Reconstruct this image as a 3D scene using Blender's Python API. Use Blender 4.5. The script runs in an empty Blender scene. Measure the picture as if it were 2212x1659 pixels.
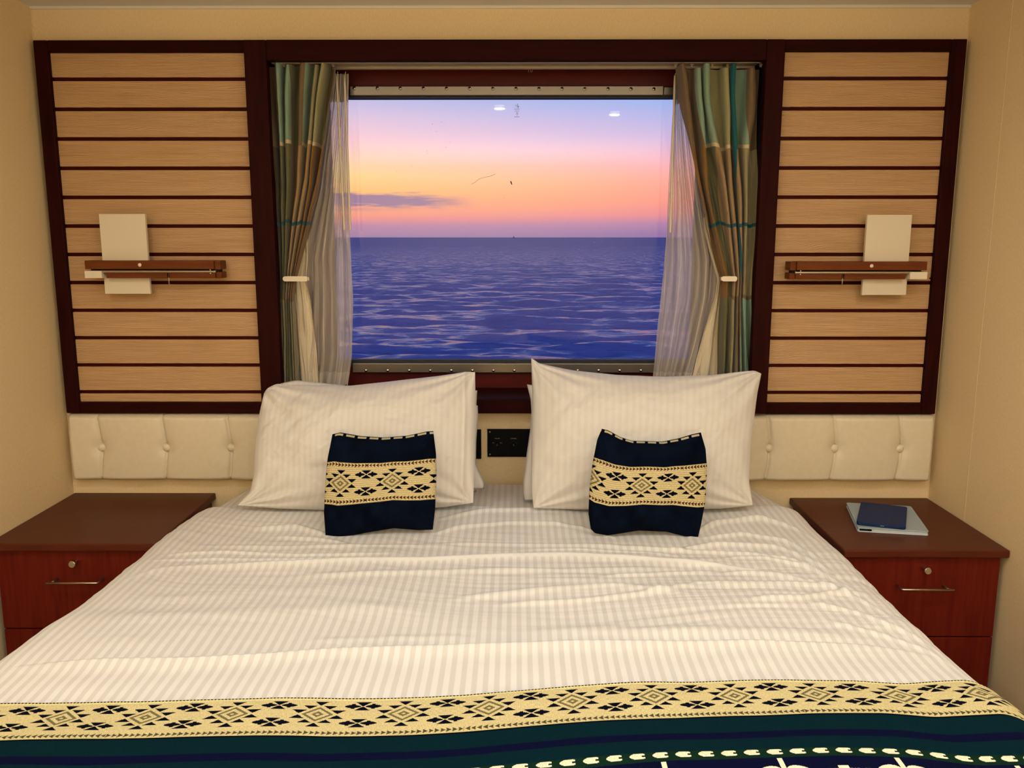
import bpy, math, random
import numpy as np
from mathutils import Vector

# ------------------------------------------------------------------ scene, camera, world, lights
scn = bpy.context.scene
COL = scn.collection
scn.view_settings.view_transform = 'Standard'
scn.view_settings.look = 'None'
scn.view_settings.exposure = -0.34
scn.view_settings.gamma = 1.0
scn.view_settings.use_curve_mapping = False

FPX = 1841.0
TH = math.radians(9.79)
PSI = math.radians(0.311)
CAMZ = 1.44
cd = bpy.data.cameras.new('camera')
cd.sensor_fit = 'HORIZONTAL'
cd.sensor_width = 36.0
cd.lens = FPX / 2212.0 * 36.0
cd.clip_start = 0.05
cd.clip_end = 60000
cam = bpy.data.objects.new('camera', cd)
COL.objects.link(cam)
cam.location = (0, 0, CAMZ)
cam.rotation_euler = (math.pi/2 - TH, 0, PSI)
scn.camera = cam


def lin(c):
    c = c/255.0
    return c/12.92 if c <= 0.04045 else ((c+0.055)/1.055)**2.4


def C(r, g, b, k=1.0):
    return (min(1, lin(r)*k), min(1, lin(g)*k), min(1, lin(b)*k), 1.0)


# ---- world: dusk sky, warm on the left, blue on the right
def nd(nt, typ, **kw):
    n = nt.nodes.new(typ)
    for k, v in kw.items():
        if k.startswith('i_'):
            n.inputs[k[2:].replace('_', ' ')].default_value = v
        elif k[:1] == 'n' and k[1:].isdigit():
            n.inputs[int(k[1:])].default_value = v
        else:
            setattr(n, k, v)
    return n


def ramp(nt, stops, src=None, interp='LINEAR'):
    n = nt.nodes.new('ShaderNodeValToRGB')
    cr = n.color_ramp
    cr.interpolation = interp
    e = cr.elements
    e[0].position, e[0].color = stops[0]
    e[1].position, e[1].color = stops[-1]
    for p, c in stops[1:-1]:
        x = e.new(p)
        x.color = c
    if src is not None:
        nt.links.new(src, n.inputs[0])
    return n


def math_n(nt, op, a, b=None, c=None, clamp=False):
    n = nt.nodes.new('ShaderNodeMath')
    n.operation = op
    n.use_clamp = clamp
    for i, v in enumerate((a, b, c)):
        if v is None:
            continue
        if isinstance(v, (int, float)):
            n.inputs[i].default_value = v
        else:
            nt.links.new(v, n.inputs[i])
    return n.outputs[0]


def mixc(nt, fac, a, b, mode='MIX'):
    n = nt.nodes.new('ShaderNodeMix')
    n.data_type = 'RGBA'
    n.blend_type = mode
    for i, v in ((0, fac), (6, a), (7, b)):
        if isinstance(v, (int, float, tuple)):
            n.inputs[i].default_value = v
        else:
            nt.links.new(v, n.inputs[i])
    return n.outputs[2]


wd = bpy.data.worlds.new('dusk_sky')
scn.world = wd
wd.use_nodes = True
nt = wd.node_tree
nt.nodes.clear()
tc = nd(nt, 'ShaderNodeTexCoord')
sp = nd(nt, 'ShaderNodeSeparateXYZ')
nt.links.new(tc.outputs['Generated'], sp.inputs[0])
X, Y_, Z = sp.outputs
el = math_n(nt, 'MULTIPLY', Z, 4.0)
E = 4.0
skyL = ramp(nt, [(0.0, C(160, 128, 165)), (.014*E/4*1.0, C(172, 132, 168)), (.05, C(190, 136, 165)), (.085, C(240, 150, 140)),
                 (.13, C(255, 172, 128)), (.20, C(255, 196, 124)), (.27, C(255, 214, 148)), (.34, C(253, 212, 178)),
                 (.42, C(250, 200, 206)), (.52, C(226, 198, 222)), (.61, C(190, 188, 228)), (.75, C(120, 140, 200)),
                 (1.0, C(70, 90, 160))], el)
skyR = ramp(nt, [(0.0, C(140, 110, 165)), (.02, C(150, 116, 168)), (.06, C(178, 128, 168)), (.10, C(228, 140, 150)),
                 (.16, C(252, 152, 140)), (.25, C(255, 166, 156)), (.34, C(246, 180, 196)), (.43, C(208, 182, 222)),
                 (.52, C(180, 180, 232)), (.61, C(150, 180, 238)), (.75, C(100, 130, 200)), (1.0, C(60, 80, 150))], el)
az = nd(nt, 'ShaderNodeMapRange', n1=-0.20, n2=0.20)
nt.links.new(X, az.inputs[0])
sky = mixc(nt, az.outputs[0], skyL.outputs[0], skyR.outputs[0])
# thin cloud streaks low on the left
mp = nd(nt, 'ShaderNodeMapping')
mp.inputs['Scale'].default_value = (30, 30, 420)
nt.links.new(tc.outputs['Generated'], mp.inputs[0])
nz = nd(nt, 'ShaderNodeTexNoise', i_Scale=1.0, i_Detail=4.0)
nt.links.new(mp.outputs[0], nz.inputs[0])


def streak(z0, hz, x0, x1, slope, amt):
    zz = math_n(nt, 'SUBTRACT', math_n(nt, 'SUBTRACT', Z, z0), math_n(nt, 'MULTIPLY', X, slope))
    zz = math_n(nt, 'ADD', zz, math_n(nt, 'MULTIPLY', math_n(nt, 'SUBTRACT', nz.outputs[0], .5), hz*1.6))
    t = math_n(nt, 'SUBTRACT', 1.0, math_n(nt, 'DIVIDE', math_n(nt, 'ABSOLUTE', zz), hz), clamp=True)
    mr = nd(nt, 'ShaderNodeMapRange', n1=x1, n2=x1-.10)
    nt.links.new(X, mr.inputs[0])
    return math_n(nt, 'MULTIPLY', math_n(nt, 'MULTIPLY', t, mr.outputs[0]), amt, clamp=True)


s1 = streak(.0382, .0095, -.3, -.045, -.02, 2.2)
s2 = streak(.0290, .0035, -.3, -.10, -.01, .9)
sky = mixc(nt, s1, sky, C(162, 128, 156))
sky = mixc(nt, s2, sky, C(200, 140, 150))
# overhead fades to dark blue
ov = nd(nt, 'ShaderNodeMapRange', n1=.25, n2=.8)
nt.links.new(Z, ov.inputs[0])
sky = mixc(nt, ov.outputs[0], sky, C(104, 118, 186))
dn = nd(nt, 'ShaderNodeMapRange', n1=-.002, n2=-.02)
nt.links.new(Z, dn.inputs[0])
sky = mixc(nt, dn.outputs[0], sky, C(50, 60, 120))
bg = nd(nt, 'ShaderNodeBackground', i_Strength=1.35)
nt.links.new(sky, bg.inputs[0])
wo = nd(nt, 'ShaderNodeOutputWorld')
nt.links.new(bg.outputs[0], wo.inputs[0])

WARM = (0.97, 0.985, 1.0)
LIGHTS = []


def area(name, loc, size, power, color=WARM, rot=(0, 0, 0), sy=None, spread=math.pi):
    l = bpy.data.lights.new(name, 'AREA')
    l.energy = power
    l.color = color
    l.spread = spread
    if sy is None:
        l.shape = 'DISK'
        l.size = size
    else:
        l.shape = 'RECTANGLE'
        l.size, l.size_y = size, sy
    o = bpy.data.objects.new(name, l)
    COL.objects.link(o)
    o.location = loc
    o.rotation_euler = rot
    return o


# small ceiling downlights, and a broad upward fill light added behind the camera
DOWN = [(-.95, 1.05), (-.09, 1.13), (.535, .90), (1.02, 1.25)]
DP = [6.5, 3.2, 4.5, 5.8]
for (x, y), p in zip(DOWN, DP):
    area('downlight_light', (x, y, 2.098), .055, p)
area('fill_light', (-.05, -1.25, .58), 2.2, 172, rot=(math.pi, 0, 0), sy=1.0, spread=math.radians(144))  # added fill, brightens walls and bed by way of the ceiling

# ------------------------------------------------------------------ pixel -> place helpers
ct, st_, cp, sp_ = math.cos(TH), math.sin(TH), math.cos(PSI), math.sin(PSI)
Fv = np.array([-sp_*ct, cp*ct, -st_])
Rv = np.array([cp, sp_, 0.0])
Uv = np.array([-sp_*st_, cp*st_, ct])
CP = np.array([0, 0, CAMZ])


def ray(px, py):
    return Fv*FPX + Rv*(px-1106.0) + Uv*(829.5-py)


def at(px, py, Y):
    d = ray(px, py)
    return CP + d*(Y/d[1])


def atz(px, py, z):
    d = ray(px, py)
    return CP + d*((z-CAMZ)/d[2])


def atp(px, py, P0, n):
    d = ray(px, py)
    return CP + d*(np.dot(P0-CP, n)/np.dot(d, n))


# ------------------------------------------------------------------ object helpers
def wloc(o):
    v = np.zeros(3)
    while o is not None:
        v += np.array(o.location)
        o = o.parent
    return v


def tag(o, label=None, cat=None, group=None, kind=None):
    if label:
        o['label'] = label
    if cat:
        o['category'] = cat
    if group:
        o['group'] = group
    if kind:
        o['kind'] = kind
    return o


def thing(name, loc, label=None, cat=None, group=None, kind=None):
    o = bpy.data.objects.new(name, None)
    o.empty_display_size = .05
    COL.objects.link(o)
    o.location = tuple(float(v) for v in loc)
    return tag(o, label, cat, group, kind)


def link_mesh(name, V, Fc, mat, parent=None, smooth=False, uv=None, col=None, attr=None, label=None):
    V = np.asarray(V, dtype=np.float64)
    if parent is None:
        org = np.array([(V[:, 0].min()+V[:, 0].max())/2, (V[:, 1].min()+V[:, 1].max())/2, V[:, 2].min()])
    else:
        org = wloc(parent)
    me = bpy.data.meshes.new(name)
    VV = (V-org).astype(np.float32)
    if isinstance(Fc, np.ndarray):
        nf = len(Fc)
        me.vertices.add(len(VV))
        me.vertices.foreach_set('co', VV.ravel())
        me.loops.add(nf*4)
        me.loops.foreach_set('vertex_index', Fc.astype(np.int32).ravel())
        me.polygons.add(nf)
        me.polygons.foreach_set('loop_start', np.arange(0, nf*4, 4, dtype=np.int32))
        me.polygons.foreach_set('loop_total', np.full(nf, 4, dtype=np.int32))
        me.update(calc_edges=True)
        if uv is not None:
            ul = me.uv_layers.new(name='UVMap')
            ul.data.foreach_set('uv', uv[Fc.ravel()].astype(np.float32).ravel())
        if col is not None:
            a = me.color_attributes.new('Col', 'FLOAT_COLOR', 'CORNER')
            a.data.foreach_set('color', np.repeat(col, 4, axis=0).astype(np.float32).ravel())
        if attr is not None:
            for k, v in attr.items():
                a = me.attributes.new(k, 'FLOAT', 'POINT')
                a.data.foreach_set('value', v.astype(np.float32).ravel())
    else:
        me.from_pydata([tuple(v) for v in VV.tolist()], [], [list(f) for f in Fc])
        me.update()
    if smooth:
        me.polygons.foreach_set('use_smooth', [True]*len(me.polygons))
    me.materials.append(mat)
    o = bpy.data.objects.new(name, me)
    COL.objects.link(o)
    if parent is None:
        o.location = tuple(org.tolist())
    else:
        o.parent = parent
    if label:
        o['label'] = label
    return o


def bevel(o, w=.002, seg=2):
    m = o.modifiers.new('bevel', 'BEVEL')
    m.width = w
    m.segments = seg
    m.limit_method = 'ANGLE'
    return o


class MB:
    """collects simple shapes into one mesh"""

    def __init__(s):
        s.V, s.F = [], []

    def add(s, vs, fs):
        b = len(s.V)
        s.V += [tuple(float(c) for c in v) for v in vs]
        s.F += [[i+b for i in f] for f in fs]
        return s

    def box(s, x0, x1, y0, y1, z0, z1):
        vs = [(x, y, z) for z in (z0, z1) for y in (y0, y1) for x in (x0, x1)]
        return s.add(vs, [(0, 2, 3, 1), (4, 5, 7, 6), (0, 1, 5, 4), (2, 6, 7, 3), (0, 4, 6, 2), (1, 3, 7, 5)])

    def tube(s, pts, r, n=12, cap=True):
        pts = [np.array(p, float) for p in pts]
        rings = []
        for i, p in enumerate(pts):
            d = (pts[min(i+1, len(pts)-1)]-pts[max(i-1, 0)])
            d /= np.linalg.norm(d)
            u = np.cross(d, (0, 0, 1) if abs(d[2]) < .9 else (0, 1, 0))
            u /= np.linalg.norm(u)
            w = np.cross(d, u)
            rr = r[i] if isinstance(r, (list, tuple)) else r
            rings.append([p+rr*(math.cos(2*math.pi*k/n)*u+math.sin(2*math.pi*k/n)*w) for k in range(n)])
        vs = [v for rg in rings for v in rg]
        fs = []
        for i in range(len(pts)-1):
            for k in range(n):
                a, b = i*n+k, i*n+(k+1) % n
                fs.append((a, b, b+n, a+n))
        if cap:
            fs.append(tuple(range(n))[::-1])
            fs.append(tuple((len(pts)-1)*n+k for k in range(n)))
        return s.add(vs, fs)

    def dome(s, c, axis_y, r, h, n=14, m=5):
        """button/screw head facing -Y"""
        vs, fs = [], []
        for j in range(m+1):
            t = j/m*math.pi/2
            rr, dd = r*math.cos(t), h*math.sin(t)
            for k in range(n):
                a = 2*math.pi*k/n
                vs.append((c[0]+rr*math.cos(a), c[1]+axis_y*dd, c[2]+rr*math.sin(a)))
        for j in range(m):
            for k in range(n):
                a, b = j*n+k, j*n+(k+1) % n
                fs.append((a, b, b+n, a+n))
        return s.add(vs, fs)

    def prism(s, poly, y0, y1):
        """polygon in x,z extruded along y"""
        n = len(poly)
        vs = [(x, y0, z) for x, z in poly]+[(x, y1, z) for x, z in poly]
        fs = [tuple(range(n)), tuple(range(2*n-1, n-1, -1))]
        for k in range(n):
            fs.append((k, (k+1) % n, n+(k+1) % n, n+k))
        return s.add(vs, fs)

    def build(s, name, mat, parent=None, smooth=False, bev=0, seg=2, label=None):
        o = link_mesh(name, np.array(s.V), s.F, mat, parent, smooth, label=label)
        if bev:
            bevel(o, bev, seg)
        return o


def grid_faces(nu, nv, off=0):
    """vertex index = j*nu + i"""
    i, j = np.meshgrid(np.arange(nu-1), np.arange(nv-1))
    a = (j*nu+i).ravel()+off
    return np.stack([a, a+1, a+1+nu, a+nu], axis=1)


_rs = np.random.RandomState(7)
_NT = _rs.rand(256, 256)


def noise(x, y):
    x = np.asarray(x, float)
    y = np.asarray(y, float)
    xi, yi = np.floor(x).astype(int), np.floor(y).astype(int)
    fx, fy = x-xi, y-yi
    fx = fx*fx*fx*(fx*(fx*6-15)+10)
    fy = fy*fy*fy*(fy*(fy*6-15)+10)
    g = lambda a, b: _NT[a & 255, b & 255]
    return ((g(xi, yi)*(1-fx)+g(xi+1, yi)*fx)*(1-fy)+(g(xi, yi+1)*(1-fx)+g(xi+1, yi+1)*fx)*fy)*2-1


def fbm(x, y, o=4):
    r, a, f = 0, 1.0, 1.0
    for k in range(o):
        r = r+a*noise(x*f+17.3*k, y*f+5.1*k)
        a *= .5
        f *= 2.03
    return r


# ------------------------------------------------------------------ materials
def mat(name, base=(.8, .8, .8, 1), rough=.5, metal=0., spec=.5, **kw):
    m = bpy.data.materials.new(name)
    m.use_nodes = True
    nt = m.node_tree
    p = nt.nodes['Principled BSDF']
    p.inputs['Base Color'].default_value = base
    p.inputs['Roughness'].default_value = rough
    p.inputs['Metallic'].default_value = metal
    p.inputs['Specular IOR Level'].default_value = spec
    for k, v in kw.items():
        p.inputs[k].default_value = v
    return m


def coords(nt, kind='Object', scale=(1, 1, 1)):
    t = nt.nodes.new('ShaderNodeTexCoord')
    m = nt.nodes.new('ShaderNodeMapping')
    m.inputs['Scale'].default_value = scale
    nt.links.new(t.outputs[kind], m.inputs[0])
    return m.outputs[0]


def noise_n(nt, vec, scale=1.0, detail=3.0, rough=.5, dist=0.0):
    n = nd(nt, 'ShaderNodeTexNoise', i_Scale=scale, i_Detail=detail, i_Roughness=rough, i_Distortion=dist)
    nt.links.new(vec, n.inputs[0])
    return n.outputs[0]


def add_bump(nt, h, strength=.3, dist=.001):
    b = nd(nt, 'ShaderNodeBump', i_Strength=strength, i_Distance=dist)
    nt.links.new(h, b.inputs['Height'])
    nt.links.new(b.outputs[0], nt.nodes['Principled BSDF'].inputs['Normal'])
    return b


def textured(name, c1, c2, scale, noise_scale=1.0, rough=.5, spec=.5, bump=.2, bd=.001, detail=4.0, lo=.3, hi=.7, dist=0., metal=0.):
    m = mat(name, c1, rough, metal, spec)
    nt = m.node_tree
    f = noise_n(nt, coords(nt, 'Object', scale), noise_scale, detail, .55, dist)
    r = ramp(nt, [(lo, c1), (hi, c2)], f)
    nt.links.new(r.outputs[0], nt.nodes['Principled BSDF'].inputs['Base Color'])
    if bump:
        add_bump(nt, f, bump, bd)
    return m


M_wall = textured('wall_vinyl', C(226, 200, 152), C(234, 210, 163), (260, 260, 110), rough=.62, spec=.3, bump=.35, bd=.0006, detail=2)
M_ceil = mat('ceiling_paint', C(222, 214, 198), .6, spec=.3)
M_floor = textured('carpet', C(70, 60, 70), C(95, 80, 80), (200, 200, 200), rough=.9, spec=.1)
M_frame = textured('mahogany_dark', C(34, 6, 4), C(48, 11, 7), (40, 40, 5), rough=.55, spec=.06, bump=.06, dist=.3)
M_frame_h = textured('mahogany_dark_horizontal', C(34, 5, 3), C(46, 9, 6), (5, 40, 60), rough=.55, spec=.06, bump=.06, dist=.3)
M_reveal = textured('mahogany_red', C(72, 6, 3), C(88, 12, 5), (4, 30, 50), rough=.45, spec=.2, bump=.05)
M_groove = mat('groove_red_brown', C(62, 8, 4), .6, spec=.1)
M_nst = textured('cherry_top', C(80, 33, 18), C(94, 41, 23), (8, 90, 90), rough=.4, spec=.15, bump=.06, bd=.0004)
M_nsf = textured('cherry_front', C(90, 18, 9), C(108, 32, 14), (110, 110, 6), rough=.45, spec=.15, bump=.15, bd=.0005)
M_lampw = textured('lamp_cherry', C(92, 42, 14), C(118, 60, 22), (5, 60, 80), rough=.5, spec=.15, bump=.05)
M_steel = mat('brushed_steel', C(128, 120, 106), .34, 1.0)
M_chrome = mat('chrome', C(215, 210, 200), .12, 1.0)
M_nickel = mat('satin_nickel', C(185, 170, 145), .33, 1.0)
M_track = mat('track_aluminium', C(175, 160, 135), .4, .6)
M_cream = mat('cream_plastic', C(228, 214, 186), .4)
M_rubber = textured('window_gasket', C(8, 8, 9), C(16, 17, 18), (30, 30, 30), rough=.5, bump=.3)
M_black = mat('black_plastic', C(5, 5, 5), .5, spec=.1)
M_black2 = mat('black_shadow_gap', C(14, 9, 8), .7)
M_print = mat('grey_print', C(170, 170, 165), .6)
M_hook = mat('clear_plastic_hook', C(150, 130, 105), .3)

# oak planks with combed grain
M_plank = mat('ribbed_oak', C(190, 140, 85), .5, spec=.35)
nt = M_plank.node_tree
cv = coords(nt, 'Object', (1.0, 1.0, 1.0))
big = noise_n(nt, coords(nt, 'Object', (1.6, 1, 9)), 1.0, 3, .5, .6)
sx = nd(nt, 'ShaderNodeSeparateXYZ')
nt.links.new(cv, sx.inputs[0])
ph = math_n(nt, 'ADD', math_n(nt, 'MULTIPLY', sx.outputs[2], 1700.0), math_n(nt, 'MULTIPLY', big, 75.0))
rib = math_n(nt, 'MULTIPLY_ADD', math_n(nt, 'SINE', ph), .5, .5)
fine = noise_n(nt, coords(nt, 'Object', (6, 1, 260)), 1.0, 4, .6)
band = noise_n(nt, coords(nt, 'Object', (2.2, 1, 30)), 1.0, 2, .5)
h = math_n(nt, 'ADD', math_n(nt, 'MULTIPLY', rib, math_n(nt, 'MULTIPLY', band, 1.0)), math_n(nt, 'MULTIPLY', fine, .8))
rp = ramp(nt, [(.25, C(156, 117, 78)), (.6, C(192, 152, 106)), (1.0, C(208, 170, 124))], h)
nt.links.new(rp.outputs[0], nt.nodes['Principled BSDF'].inputs['Base Color'])
add_bump(nt, h, .6, .0016)


def linen(name, period, base, dark, coordkind, attr=None, axis=0, bump_s=900):
    """white cotton with satin stripes"""
    m = mat(name, base, .62, spec=.25)
    nt = m.node_tree
    t = nt.nodes.new('ShaderNodeUVMap')
    s = nd(nt, 'ShaderNodeSeparateXYZ')
    nt.links.new(t.outputs[0], s.inputs[0])
    f = math_n(nt, 'FRACT', math_n(nt, 'DIVIDE', s.outputs[axis], period))
    r = ramp(nt, [(0, (0, 0, 0, 1)), (.06, (1, 1, 1, 1)), (.48, (1, 1, 1, 1)), (.54, (0, 0, 0, 1)), (1, (0, 0, 0, 1))], f)
    fac = r.outputs[0]
    if attr:
        a = nd(nt, 'ShaderNodeAttribute', attribute_name=attr)
        fac = math_n(nt, 'MULTIPLY', fac, math_n(nt, 'SUBTRACT', 1.0, a.outputs['Fac'], clamp=True))
    c = mixc(nt, fac, base, dark)
    P = nt.nodes['Principled BSDF']
    nt.links.new(c, P.inputs['Base Color'])
    rr = math_n(nt, 'MULTIPLY_ADD', fac, -.14, .62)
    nt.links.new(rr, P.inputs['Roughness'])
    n2 = noise_n(nt, coords(nt, 'UV', (60, 60, 60)), 1.0, 3, .6)
    add_bump(nt, n2, .12, .002)
    P.inputs['Sheen Weight'].default_value = .15
    return m


M_duvet = linen('duvet_cotton', .020, C(227, 225, 220), C(212, 208, 200), 'UV', 'plain')
M_case = linen('pillowcase_cotton', .018, C(219, 214, 206), C(215, 209, 200), 'UV')
M_sheet = linen('sheet_cotton', .020, C(226, 215, 202), C(210, 198, 184), 'UV')


def woven(name, rough=.95):
    m = mat(name, rough=rough, spec=.05)
    nt = m.node_tree
    a = nd(nt, 'ShaderNodeAttribute', attribute_name='Col')
    n1 = noise_n(nt, coords(nt, 'UV', (700, 160, 1)), 1.0, 3, .7)
    n2 = noise_n(nt, coords(nt, 'UV', (900, 900, 1)), 1.0, 2, .6)
    r = ramp(nt, [(.3, (.72, .72, .72, 1)), (.62, (1.12, 1.12, 1.1, 1)), (.8, (1.5, 1.5, 1.45, 1))], n1)
    c = mixc(nt, 1.0, a.outputs['Color'], r.outputs[0], 'MULTIPLY')
    nt.links.new(c, nt.nodes['Principled BSDF'].inputs['Base Color'])
    add_bump(nt, n2, .5, .0015)
    pass
    return m


M_woven = woven('woven_wool')
M_leather = textured('cream_leatherette', C(220, 206, 176), C(225, 212, 183), (60, 60, 60), rough=.36, spec=.45, bump=.05, bd=.0005)

# ------------------------------------------------------------------ room shell
WY = 2.70
XL, XR = -1.457, 1.350
CZ = 2.12
BY = -2.6
OX0, OX1, OZ0, OZ1 = -.743, .7375, .925, 1.9555      # opening


def struct(name, mb, m, bev=0, smooth=False):
    o = mb.build(name, m, None, smooth, bev)
    return tag(o, kind='structure')


struct('floor', MB().box(XL-.1, XR+.1, BY-.1, WY+.3, -.1, 0), M_floor)
struct('ceiling', MB().box(XL-.1, XR+.1, BY-.1, WY+.3, CZ, CZ+.1), M_ceil)
struct('wall_left', MB().box(XL-.1, XL, BY, WY+.3, 0, CZ), M_wall)
struct('wall_right', MB().box(XR, XR+.1, BY, WY+.3, 0, CZ), M_wall)
struct('wall_behind_camera', MB().box(XL, XR, BY-.1, BY, 0, CZ), M_wall)
wb = MB()
wb.box(XL, XR, WY, WY+.3, 0, OZ0-.02)
wb.box(XL, XR, WY, WY+.3, OZ1+.03, CZ)
wb.box(XL, OX0-.02, WY, WY+.3, OZ0-.02, OZ1+.03)
wb.box(OX1+.02, XR, WY, WY+.3, OZ0-.02, OZ1+.03)
struct('wall_window', wb, M_wall)
# slim vinyl joint strips: ceiling edge, corners, one upright seam on the right wall
struct('trim_1', MB().box(XL, XR, WY-.006, WY, CZ-.008, CZ), M_ceil)
struct('trim_2', MB().box(XR-.0006, XR, 2.4695, 2.4725, 0, CZ), M_wall)
struct('trim_3', MB().box(XL, XL+.002, WY-.002, WY, .4, CZ), M_wall)
struct('trim_4', MB().box(XR-.002, XR, WY-.002, WY, .4, CZ), M_wall)

# ------------------------------------------------------------------ window
win = thing('window_1', ((OX0+OX1)/2, WY, .8875), kind='structure')
FY = 2.65
fx0, fx1, fz0, fz1 = -.8097, .7927, .8875, 2.0145
iy = 2.86
MB().box(fx0, OX0, FY, 2.682, fz0, fz1).build('window_frame', M_frame, win, bev=.003)
MB().box(OX1, fx1, FY, 2.682, fz0, fz1).build('window_frame', M_frame, win, bev=.003)
MB().box(OX0, OX1, FY-.001, 2.682, OZ1, fz1).build('window_frame', M_frame_h, win, bev=.003)
MB().box(OX0, OX1, FY-.001, iy, fz0, .934).build('window_sill', M_frame_h, win, bev=.003)
# reveal sides of the deep recess, coloured black for the shade there
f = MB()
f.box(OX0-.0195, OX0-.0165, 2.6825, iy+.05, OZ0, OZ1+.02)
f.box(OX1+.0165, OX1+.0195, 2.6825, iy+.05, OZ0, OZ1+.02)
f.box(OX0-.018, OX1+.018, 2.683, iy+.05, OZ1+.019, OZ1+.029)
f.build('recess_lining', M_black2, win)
# inner backing with the glass opening
GX0, GX1 = at(700, 490, 2.86)[0], at(1520, 490, 2.86)[0]
gz1 = at(1100, 206, 2.845)[2]
gz0 = at(1100, 783, 2.845)[2]
sb1t, sb1b = at(1100, 186, 2.84)[2], at(1100, 207, 2.84)[2]
sb2t, sb2b = at(1100, 784, 2.84)[2], at(1100, 805, 2.84)[2]
f = MB()
f.box(OX0-.017, OX1+.017, iy, iy+.05, gz1+.012, OZ1+.02)
f.box(OX0-.017, OX1+.017, iy, iy+.05, .90, gz0-.012)
f.box(OX0-.017, GX0, iy, iy+.05, gz0-.012, gz1+.012)
f.box(GX1, OX1+.017, iy, iy+.05, gz0-.012, gz1+.012)
f.build('back_panel', M_reveal, win, label='dark red inner panel around the glass')
# gasket
gk = MB()
gt, gb = at(1100, 213, 2.86)[2], at(1100, 777, 2.86)[2]
gk.box(GX0, GX1, 2.852, 2.885, gt, gz1+.014)
gk.box(GX0, GX1, 2.852, 2.885, gz0-.014, gb)
gk.box(GX0, GX0+.03, 2.852, 2.885, gb, gt)
gk.box(GX1-.03, GX1, 2.852, 2.885, gb, gt)
gk.build('rubber_gasket', M_rubber, win)
# steel clamp bars, rounded ends turning back
bx0, bx1 = at(751, 200, 2.83)[0], at(1438, 200, 2.83)[0]


def steel_bar(zt, zb, x0, x1):
    mb = MB()
    mb.box(x0+.006, x1-.006, 2.832, 2.862, zb, zt)
    o = mb.build('steel_bar', M_steel, win, bev=.0025, seg=3)
    return o


b1 = steel_bar(sb1t, sb1b, bx0, bx1)
b1e = MB().box(bx1-.006, bx1+.035, 2.842, 2.862, sb1b+.002, sb1t-.001).build('steel_bar', M_steel, win, bev=.003)
b2 = steel_bar(sb2t, sb2b, at(757, 795, 2.83)[0], at(1420, 795, 2.83)[0])
b2e = MB().box(at(1420, 795, 2.83)[0]-.006, at(1450, 795, 2.83)[0], 2.842, 2.862, sb2b, sb2t-.002).build('steel_bar', M_steel, win, bev=.003)


def screw(c, parent, dark=True):
    m = MB().dome((c[0], 2.832, c[2]), -1, .0058, .0042)
    s = m.build('screw', M_chrome, parent, smooth=True)
    if dark:
        k = MB()
        k.tube([(c[0], 2.8276, c[2]), (c[0], 2.8284, c[2])], .0022, 6)
        k.build('hex_socket', M_black, s)


for px in (765, 815, 864.5, 914.5, 964.5, 1014.5, 1064.5, 1114.5, 1164, 1214, 1263, 1313.5, 1363, 1412.5):
    screw(at(px, 190.5 + (px-765)*.003, 2.832), b1)
for px in (790.5, 837.5, 884, 929.5, 975, 1020.5, 1066, 1111, 1156, 1202, 1248, 1293, 1338.5, 1384.5):
    screw(at(px, 800, 2.832), b2, False)

# glass
M_glass = bpy.data.materials.new('window_glass')
M_glass.use_nodes = True
nt = M_glass.node_tree
nt.nodes.clear()
tr = nd(nt, 'ShaderNodeBsdfTransparent')
tr.inputs[0].default_value = (.97, .975, .98, 1)
gl = nd(nt, 'ShaderNodeBsdfGlossy', i_Roughness=.015)
fr = nd(nt, 'ShaderNodeFresnel', i_IOR=1.5)
mx = nd(nt, 'ShaderNodeMixShader')
nt.links.new(fr.outputs[0], mx.inputs[0])
nt.links.new(tr.outputs[0], mx.inputs[1])
nt.links.new(gl.outputs[0], mx.inputs[2])
# salt specks and dirt near the edges of the pane
nz = noise_n(nt, coords(nt, 'Object', (160, 1, 160)), 1.0, 2, .5)
big = noise_n(nt, coords(nt, 'Object', (5, 1, 5)), 1.0, 2, .5)
spk = nd(nt, 'ShaderNodeMapRange', n1=.765, n2=.79)
nt.links.new(math_n(nt, 'ADD', nz, math_n(nt, 'MULTIPLY', math_n(nt, 'SUBTRACT', big, .5), .25)), spk.inputs[0])
df = nd(nt, 'ShaderNodeBsdfDiffuse')
df.inputs[0].default_value = (.35, .33, .32, 1)
mx2 = nd(nt, 'ShaderNodeMixShader')
nt.links.new(math_n(nt, 'MULTIPLY', spk.outputs[0], .5), mx2.inputs[0])
nt.links.new(mx.outputs[0], mx2.inputs[1])
nt.links.new(df.outputs[0], mx2.inputs[2])
ou = nd(nt, 'ShaderNodeOutputMaterial')
nt.links.new(mx2.outputs[0], ou.inputs[0])
glass = MB().add([(GX0+.01, 2.874, gb-.01), (GX1-.01, 2.874, gb-.01), (GX1-.01, 2.874, gt+.01), (GX0+.01, 2.874, gt+.01)], [(0, 1, 2, 3)]).build('window_pane', M_glass, win)
# the little etched maker's stamp on the glass, a scratch and a fly speck
M_etch = mat('etched_ink', C(60, 60, 95), .7)
e = MB()
P = lambda px, py: tuple(at(px, py, 2.872))


def stroke(mb, pts, r=.0007):
    mb.tube([P(*p) for p in pts], r, 5)


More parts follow.
